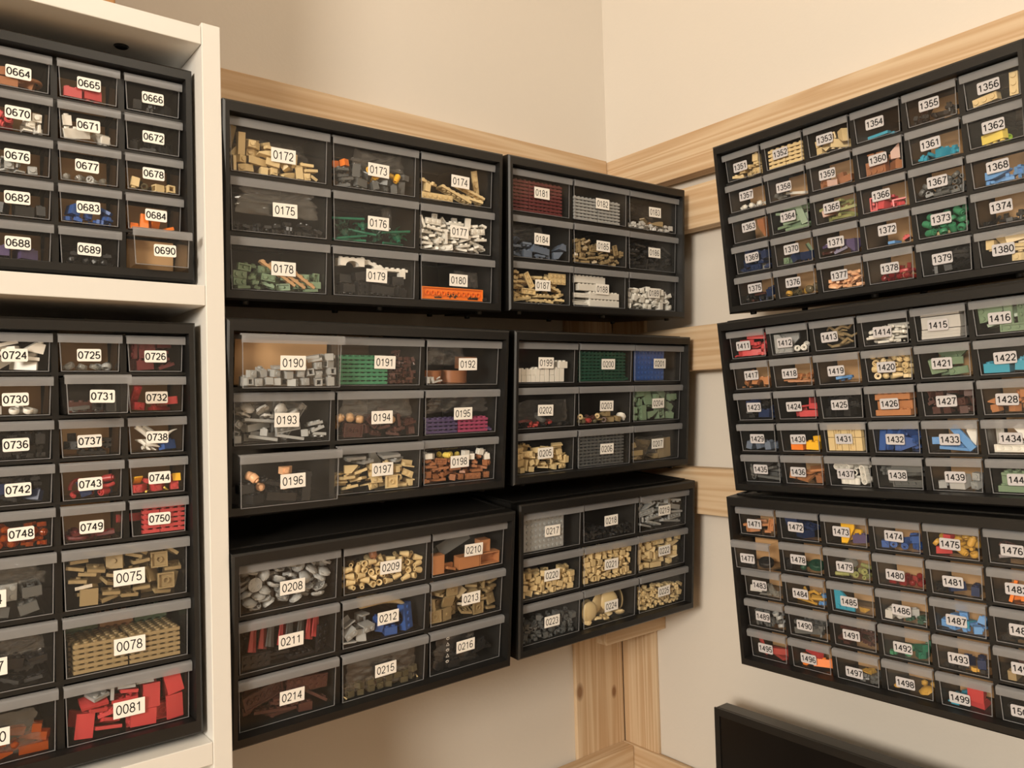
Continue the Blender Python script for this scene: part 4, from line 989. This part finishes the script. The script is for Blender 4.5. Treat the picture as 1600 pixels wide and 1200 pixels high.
1420 cone 1 1 tan 12 .75 .75; gem 1 1 tan 10 .75 .8; roundplate 1 1 tan 14 .75 .75; bit 1 1 tan 6 .75 .8
1421 slope 2 2 sgreen 5 .35 .7; wedge 3 3 sgreen 4 .4 .7; slope 1 2 sgreen 6 .4 .7
1422 brick 2 3 azure 2 .2 .2 0 .5 flat; box 2 2 azure 1 .2 .2 .4 .9 flat; brick 1 2 azure 3 .3 .4 .6 1
1423 brick 1 2 dblue 9 .6 .6; plate 1 2 black 9 .65 .65
1424 seat 1 1 coral 4 .2 .55 .2 1; bow 1 3 coral 6 .15 .6 .2 1; brick 1 2 red 4 .15 .5 .4 1
1425 brick 1 2 black 9 .6 .6; plate 2 2 black 6 .65 .65
1427 clip 1 1 brown 12 .75 .75; headlight 1 1 brown 10 .75 .75; cheese 1 1 brown 12 .75 .75
1428 headlight 1 1 nougat 6 .45 .6; tile 1 2 nougat 8 .4 .6; cheese 1 1 nougat 6 .4 .6; roundbrick 1 1 nougat 3 .5 .7 .6 1
1429 brick 1 2 sblue 4 .3 .3; brick 2 2 sblue 2 .4 .4; headlight 1 1 sblue 3 .3 .3
1430 brick 2 2 orange 2 .2 .2 .1 .75 flat; brick 1 2 yellow 2 .4 .4 .7 1
1432 bow 1 3 blue 5 .55 .5 0 .7; wedge 2 3 blue 3 .5 .6; bit 1 1 blue 7 .5 .6; brick 2 2 purple 2 .2 .2 .4 1
1433 wedge 3 3 white 3 .2 .5; slope 2 3 white 2 .4 .6 .5 1; tile 1 4 mblue 4 .1 .1; bracket 1 2 mblue 2 .4 .2 0 .4
1434 beam 3 1 lgrey 3 .35 .35; tile 1 4 white 5 .25 .2; tile 2 4 teal 2 .04 .04 0 1 flat
1435 tile 1 4 dgrey 8 .45 .5; wedge 2 3 dgrey 4 .5 .5; clip 1 1 dgrey 5 .5 .5
1436 headlight 1 1 nougat 4 .3 .4; brick 1 2 nougat 5 .35 .5; brick 1 2 dorange 4 .3 .5 .5 1; tile 2 2 nougat 3 .5 .6
1437 beam 5 1 white 6 .6 .6; beam 3 1 white 5 .6 .6; brick 1 3 white 3 .25 .25
1438 tile 2 3 dgrey 6 .5 .5; tile 1 4 dgrey 6 .6 .7; box 2 2 dgrey 1 .3 .3 0 .5; bit 1 1 dgrey 5 .5 .6
1439 brick 2 3 lgrey 2 .4 .6 0 .7; headlight 1 1 lgrey 5 .25 .4; plate 1 2 lgrey 2 .3 .4 .6 1; box 2 2 lav 1 .4 .4 .2 .7
1471 slope 1 2 nougat 5 .35 .3; brick 2 2 nougat 3 .35 .4; headlight 1 1 nougat 5 .35 .4; tile 1 2 nougat 5 .35 .4
1472 brick 2 2 dblue 5 .7 .7; plate 2 3 dblue 7 .75 .75
1473 brick 1 4 yellow 2 .15 .15 .05 .8 flat; wedge 2 3 yellow 3 .35 .5 .2 1; slope 2 2 purple 2 .3 .4 .65 1
1474 brick 1 2 blue 6 .25 .35; brick 2 2 blue 3 .25 .4; headlight 1 1 blue 5 .3 .5; roundbrick 1 1 blue 4 .3 .5
1475 slope 1 2 red 3 .4 .4; tile 2 2 red 3 .4 .4; ring 1 1 gold 5 .4 .6; roundbrick 1 1 gold 5 .45 .7; curl 1 1 gold 3 .5 .6
1476 plate 2 2 brown 6 .55 .5; brick 1 2 black 7 .55 .55
1477 wheel 1 1 black 3 .3 .2; ball 1 1 black 2 .3 .25
1478 ball 1 1 dgreen 2 .15 .25 .3 1; brick 1 2 black 6 .2 .25; wheel 1 1 dgreen 2 .2 .35 .4 1
1479 pin 1 1 olive 8 .2 .35; roundbrick 1 1 olive 6 .2 .35; dish 2 1 clear 2 .5 .5 .2 .7 layer2
1480 brick 1 2 ruby 5 .2 .3 .2 1; tile 1 2 rose 3 .2 .25 .4 1; gem 1 1 ruby 4 .15 .3 .2 1
1481 wedge 3 3 clear 2 .2 .3 .4 1; brick 1 2 dblue 4 .2 .2 .2 1; bit 1 1 black 5 .3 .3 0 .5
1482 slope 1 2 orange 5 .3 .5 .1 1; tile 1 3 orange 4 .15 .3 .1 1
1483 box 2 1 lav 1 .2 .2 0 .5; bar 2 1 clear 4 .25 .3 .3 1; bracket 1 2 clear 3 .15 .2 .2 1
1484 bar 4 1 gold 10 .2 .35; branch 1 1 gold 3 .3 .4; bit 1 1 mblue 2 .2 .3 .7 1
1485 wedge 3 3 azure 1 .2 .2 0 .55; ball 2 1 black 1 .2 .2 .5 1; cheese 1 1 gold 2 .4 .4 .2 .9
1486 brick 1 2 lav 2 .35 .3 0 .4; brick 1 3 lav 3 .2 .12 .1 .8; bit 1 1 dgreen 4 .2 .35 .5 1
1487 bit 1 1 mblue 6 .2 .35; headlight 1 1 mblue 4 .2 .35; bracket 1 2 azure 4 .25 .3; brick1 1 1 mblue 3 .7 .4 .2 1
1488 bit 1 1 black 9 .5 .5; brick 1 2 black 6 .5 .5
1489 beam 3 1 dgrey 4 .55 .5; ring 1 1 lgrey 6 .6 .5; clip 1 1 dgrey 6 .6 .5; bit 1 1 dgrey 6 .6 .5
1490 tile 1 4 dgrey 6 .5 .45; beam 4 1 dgrey 3 .5 .5; slope 2 2 dgrey 2 .5 .5; bit 1 1 dgrey 5 .5 .5
1491 plate 1 3 brown 9 .5 .55; tile 1 2 brown 8 .5 .6
1492 bow 1 3 teal 4 .25 .45; bit 1 1 green 7 .2 .45; slope 1 2 teal 4 .2 .4
1493 figure 1 1 gold 1 .1 .15 .5 1; bit 1 1 gold 2 .1 .15 .5 .9; bit 1 1 black 5 .2 .4; brick 1 2 dblue 3 .2 .4 .4 1
1494 brick 1 2 dtan 3 .2 .4; bow 1 3 brown 4 .2 .4
1495 bow 1 3 rose 4 .15 .3; tile 1 4 rose 4 .1 .25
1496 brick 1 2 orange 3 .4 .5 0 .35; brick 1 3 orange 3 .3 .5 .65 1; arch 1 4 red 1 .5 .5 .2 .8 layer2; bow 1 3 red 3 .5 .5 .2 .8 layer2
1497 bit 1 1 dgrey 10 .1 .25 .2 1; clip 1 1 dgrey 6 .1 .25 .3 1; cheese 1 1 gold 2 .4 .5 .5 1 layer2
1498 roundplate 1 1 gold 1 .05 .05 .05 .3; roundbrick 1 1 gold 2 .15 .25 .6 1; dish 2 1 gold 2 .2 .3 .6 1; gem 1 1 gold 2 .2 .3 .6 1
1499 clip 1 1 azure 4 .25 .2 0 .5; headlight 1 1 azure 3 .2 .2 .1 .6; slope 2 2 red 3 .35 .5 .3 .9; plate 2 3 azure 2 .15 .2 .55 1
1500 bit 1 1 black 9 .4 .4; plate 1 2 black 6 .4 .4
"""
def fill():
    # ordered stacks and single things first: loose plates rest on the studs of the plate below
    L = 4.95
    for k in range(2): stack('0750', 'lplate', 3, 1, 'red', 6, 25.3 * k - (0 if k else -0.0), .3, 0, L) if k else stack('0750', 'plate', 2, 1, 'red', 6, 8.8, .3, 0, L)
    fixed('0750', 'lplate', 1, 4, 'red', 3.2, 2.9 + 13, 16.2, 90, 90, 0)
    for k in range(2):
        stack('0078', 'lplate', 6, 2, 'dtan', 6, 5 + 49.5 * k, .3, 0, L); stack('0078', 'lplate', 6, 4, 'dtan', 6, 3 + 50.5 * k, 17, 0, L)
    for k in range(3): stack('0078', 'lplate', 4, 4, ('sgreen', 'peach', 'sgreen')[k], 8, 3 + 33.5 * k, 52, 0, L)
    stack('0181', 'lplate', 4, 2, 'dred', 9, .6, .3, 0, L); stack('0181', 'lplate', 8, 2, 'dred', 9, 33.2, .3, 0, L)
    stack('0182', 'lplate', 6, 2, 'lgrey', 7, .8, .3, 0, L); stack('0182', 'lplate', 6, 2, 'lgrey', 7, 50, .3, 0, L)
    stack('0191', 'lplate', 8, 2, 'green', 7, .6, .3, 0, L)
    stack('0195', 'lplate', 6, 2, 'purple', 4, 1, .3, 0, L); stack('0195', 'lplate', 6, 2, 'magenta', 4, 50, .3, 0, L)
    for k in range(2): stack('0200', 'lplate', 6, 2, 'dgreen', 9, 1.5 + 49 * k, .3, 0, L)
    upright('0201', 'lplate', 9, 6, 'blue', .6, .4, 0, 3, L, True)
    stack('0206', 'lplate', 6, 2, 'dgrey', 10, 1, .3, 0, L); stack('0206', 'lplate', 6, 2, 'dgrey', 10, 50, .3, 0, L)
    upright('0217', 'lplate', 10, 6, 'lgrey', .6, .4, 0, 3, L, True)
    stack('0188', 'lbrick', 8, 2, 'white', 2, 34, .3, 0, 11.4); stack('0188', 'lbrick', 8, 1, 'white', 1, 12, 1, 23.2); stack('0188', 'lbrick', 8, 1, 'white', 1, 4, 1, 34.7)
    for k in range(3): fixed('0188', 'bar', 4, 1, 'white', 17, 3 + 3.4 * k, 2 + 3.3 * k, 0, 0, 4)
    for k in range(2): fixed('0188', 'tile', 4, 2, 'white', 17, 9, 14 + 3.4 * k)
    upright('0180', 'lplate', 12, 2, 'orange', 1.5, .5, 0, 1, 5.2, False)
    for k, (x, z, r) in enumerate(((52, 14, 33), (64, 13, 33), (76, 15, 34))): fixed('0178', 'lplate', 6, 1, 'mtan', x, 3.2 + k * .1, z + 6 - k, 0, r, 0)
    stack('1352', 'plate', 3, 2, 'tan', 5, .4, .3, 0, L); stack('1352', 'plate', 3, 2, 'tan', 5, 25.2, .3, 0, L)
    for k in range(3): stack('1415', 'tile', 5, 3, 'lav', 1, 2.0 + k * .4, .6, k * 3.3)
    fixed('1415', 'box', 5, 2, 'lav', 23, 9, 17); fixed('1415', 'tile', 5, 2, 'lav', 22.5, 9, 26)
    stack('1426', 'lplate', 5, 2, 'nougat', 2, 3, .4); stack('1426', 'brick', 5, 1, 'nougat', 1, 3.4, 6, 6.6); stack('1426', 'lplate', 5, 2, 'nougat', 2, 3.5, .8, 18)
    for i in range(5):
        for k in range(2): upright('1431', 'tile', 1, 2, 'tan', .6 + 8.6 * i, .4, 16.4 * k, 1, 3.3, i % 2 == 0)
    for i in range(5):
        for k in range(2): upright('1431', 'tile', 1, 2, 'tan', .6 + 8.6 * i, 4.4, 16.4 * k, 1)
    stack('1440', 'lplate', 5, 2, 'sgreen', 2, 3, .4); stack('1440', 'brick', 4, 1, 'sgreen', 1, 6, 4, 6.6); stack('1440', 'lplate', 4, 2, 'sgreen', 1, 7, 1, 17)
    for k, (x, z) in enumerate(((2, 0), (42, 0), (58, 18.2))): fixed('0192', 'halfround', 4 if k != 1 else 5, 2, 'dorange', x + 18, 20 if k != 1 else 24, z + 8.2, 0, 0, 180)
    for k, (x, c) in enumerate(((18, 'rose'), (30, 'rose'), (38, 'dgrey'), (52, 'red'), (60, 'dgrey'), (74, 'dgrey'), (84, 'red'), (92, 'red'))):
        fixed('0211', 'cape', 2, 4, c, x, 13 + k % 2, 31 + (k % 3), -8, 24, 40)
    for (x, y, z, rx, rz) in ((17, 3.4, 19, 90, 0), (40, 10, 26, 96, 14), (60, 5, 28, 84, -14), (78, 14, 25, 88, 58), (92, 14, 24, 92, 66), (26, 19, 17, 90, 5), (54, 20, 18, 92, -8)):
        fixed('0224', 'dish', 4, 1, 'tan', x, y, z, rx, 0, rz)
    for (x, y, z, ry, rz) in ((12, 5, 17, 62, 0), (20, 9, 18, 48, 10), (38, 6, 17, -24, 0)): fixed('0738', 'horn', 2 if x > 30 else 3, 1, 'white', x, y, z, 0, ry, rz)
    fixed('0212', 'horn', 8, 1, 'tan', 56, 12, 38, 0, 22, 0)
    for (x, y, z, rx, ry, a, b) in ((90, 7.2, 8.3, -90, 0, 4, 2), (57, 7.2, 8.3, 90, 0, 4, 2), (10, 7.2, 12.3, 90, 90, 3, 2), (84, 10, 25.2, 90, 0, 2, 2)): fixed('0210', 'box', a, b, 'nougat', x, y, z, rx, ry, 0)
    fixed('0210', 'box', 6, 2, 'dgrey', 38, 26, 30, 90, -22, 0); fixed('0210', 'tile', 6, 2, 'dgrey', 40, 15, 34, 70, -22, 0)
    fixed('0179', 'arch', 2, 4, 'white', 24, 8, 40, 0, 0, 90); fixed('0179', 'arch', 1, 4, 'white', 52, 8, 37, 20, 0, 80); fixed('0179', 'lplate', 1, 6, 'white', 78, 6, 34, 0, 3, 90); fixed('0179', 'brick1', 1, 1, 'white', 94, 5, 29)
    for k, x in enumerate((2, 11, 19.5, 28, 36.5, 45, 54, 64, 74, 83)):
        typ, ny = ('brick', 2) if k % 3 else ('brick', 1)
        stack('0199', 'brick', 1, ny, 'white', 2 if k in (0, 4, 6, 8, 9) else 1, x, .4, 0, 9.7)
        if k in (1, 2, 3, 5, 7): fixed('0199', 'headlight', 1, 1, 'white', x + 4, 5, 14.8)
    stack('0199', 'brick', 2, 2, 'white', 1, 82, .6, 19.6)
    # brown card dividers standing a few centimetres behind the panes
    for num in ('0665 0667 0676 0677 0678 0682 0683 0684 0688 0690 0670 0671 0725 0730 0732 0737 0738 0743 0744 0749 0190 0201 '
                '1355 1357 1358 1359 1361 1363 1365 1366 1367 1368 1370 1371 1372 1374 1375 1376 1377 1378 1417 1418 1419 1420 1421 1428 1433 1434 1436 1439 '
                '1471 1473 1474 1475 1477 1478 1479 1480 1481 1482 1483 1484 1485 1486 1487 1489 1490 1491 1492 1493 1494 1495 1496 1497 1498 1499').split():
        Md, big, where = DRAWERS[num]; x0, wid, y0, z0, hmax = interior(big); rng = random.Random(num + 'c')
        hh = (50 if big else 33) / 1000
        me = MB().box(-wid / 2000 + .0005, -.0004, 0, wid / 2000 - .0005, .0004, hh).mesh('card_divider', [CARD])
        o = put('card_divider', me, None, Md @ Matrix.Translation(((x0 + wid / 2) / 1000, (y0 + (33 if big else rng.uniform(40, 50))) / 1000, z0 / 1000)) @ Rx(rad(rng.uniform(-4, 3))))
        o['label'] = 'brown card divider in drawer %s, %s' % (num, where); o['category'] = 'divider'; o['group'] = 'card dividers in the ' + where.split(' of ')[1]
    # bags
    bag('0172', .30, .95, .42, .88, 26, 9); bag('0175', .03, .95, .35, .95, .5, 8, FILM)
    bag('0173', .25, .95, .50, .92, 8, 9); bag('0176', .68, .82, .25, .92, 14, 12)
    bag('0184', .02, .72, .44, .92, 12, 9); bag('0192', .02, .90, .40, .96, 6, 8) if False else bag('0192', .02, .58, .42, .95, 3, 9)
    bag('0193', .02, .80, .62, .93, 3, 10); bag('0194', .02, .96, .40, .95, .5, 9); bag('0195', .02, .95, .46, .95, 2, 9)
    bag('0202', .03, .95, .08, .72, .5, 8); bag('0207', .02, .80, .05, .70, .6, 12, FILMD, 'smoky'); bag('0216', .06, .70, .02, .92, .5, 8, FILMD, 'smoky')
    bag('0211', .10, .95, .42, .97, 24, 8); bag('0215', .02, .95, .06, .80, .4, 7, FILM); bag('0074', .25, .98, .50, .92, 4, 12)
    bag('0077', .40, .96, .50, .90, 2, 9, FILMD, 'smoky'); bag('0080', .05, .95, .05, .80, .4, 6, FILM); bag('0081', .12, .80, .70, .95, 10, 9)
    bag('0183', .10, .80, .30, .85, 18, 12, FILMD, 'smoky'); bag('0180', .55, .95, .32, .78, 14, 8); bag('0198', .05, .9, .72, .95, 16, 8); bag('0209', .25, .7, .82, .97, 24, 9)
    yfront = {'0175': 9, '0194': 10, '0202': 9, '0216': 9, '0215': 8, '0080': 7, '0207': 13}
    for line in SPEC.strip().splitlines():
        num, rest = line.split(' ', 1); gs = []
        for ent in rest.split(';'):
            t = ent.split(); g = dict(t=(t[0], int(t[1]), int(t[2])), c=t[3], n=int(t[4]), h=(float(t[5]), float(t[6])), u=(0, 1))
            r = t[7:]
            if len(r) >= 2 and r[0][0] in '.01': g['u'] = (float(r[0]), float(r[1])); r = r[2:]
            if 'flat' in r: g['flat'] = True
            if 'face' in r: g['face'] = True
            if 'layer2' in r: g['layer'] = 2
            gs.append(g)
        pile(num, gs)
fill()
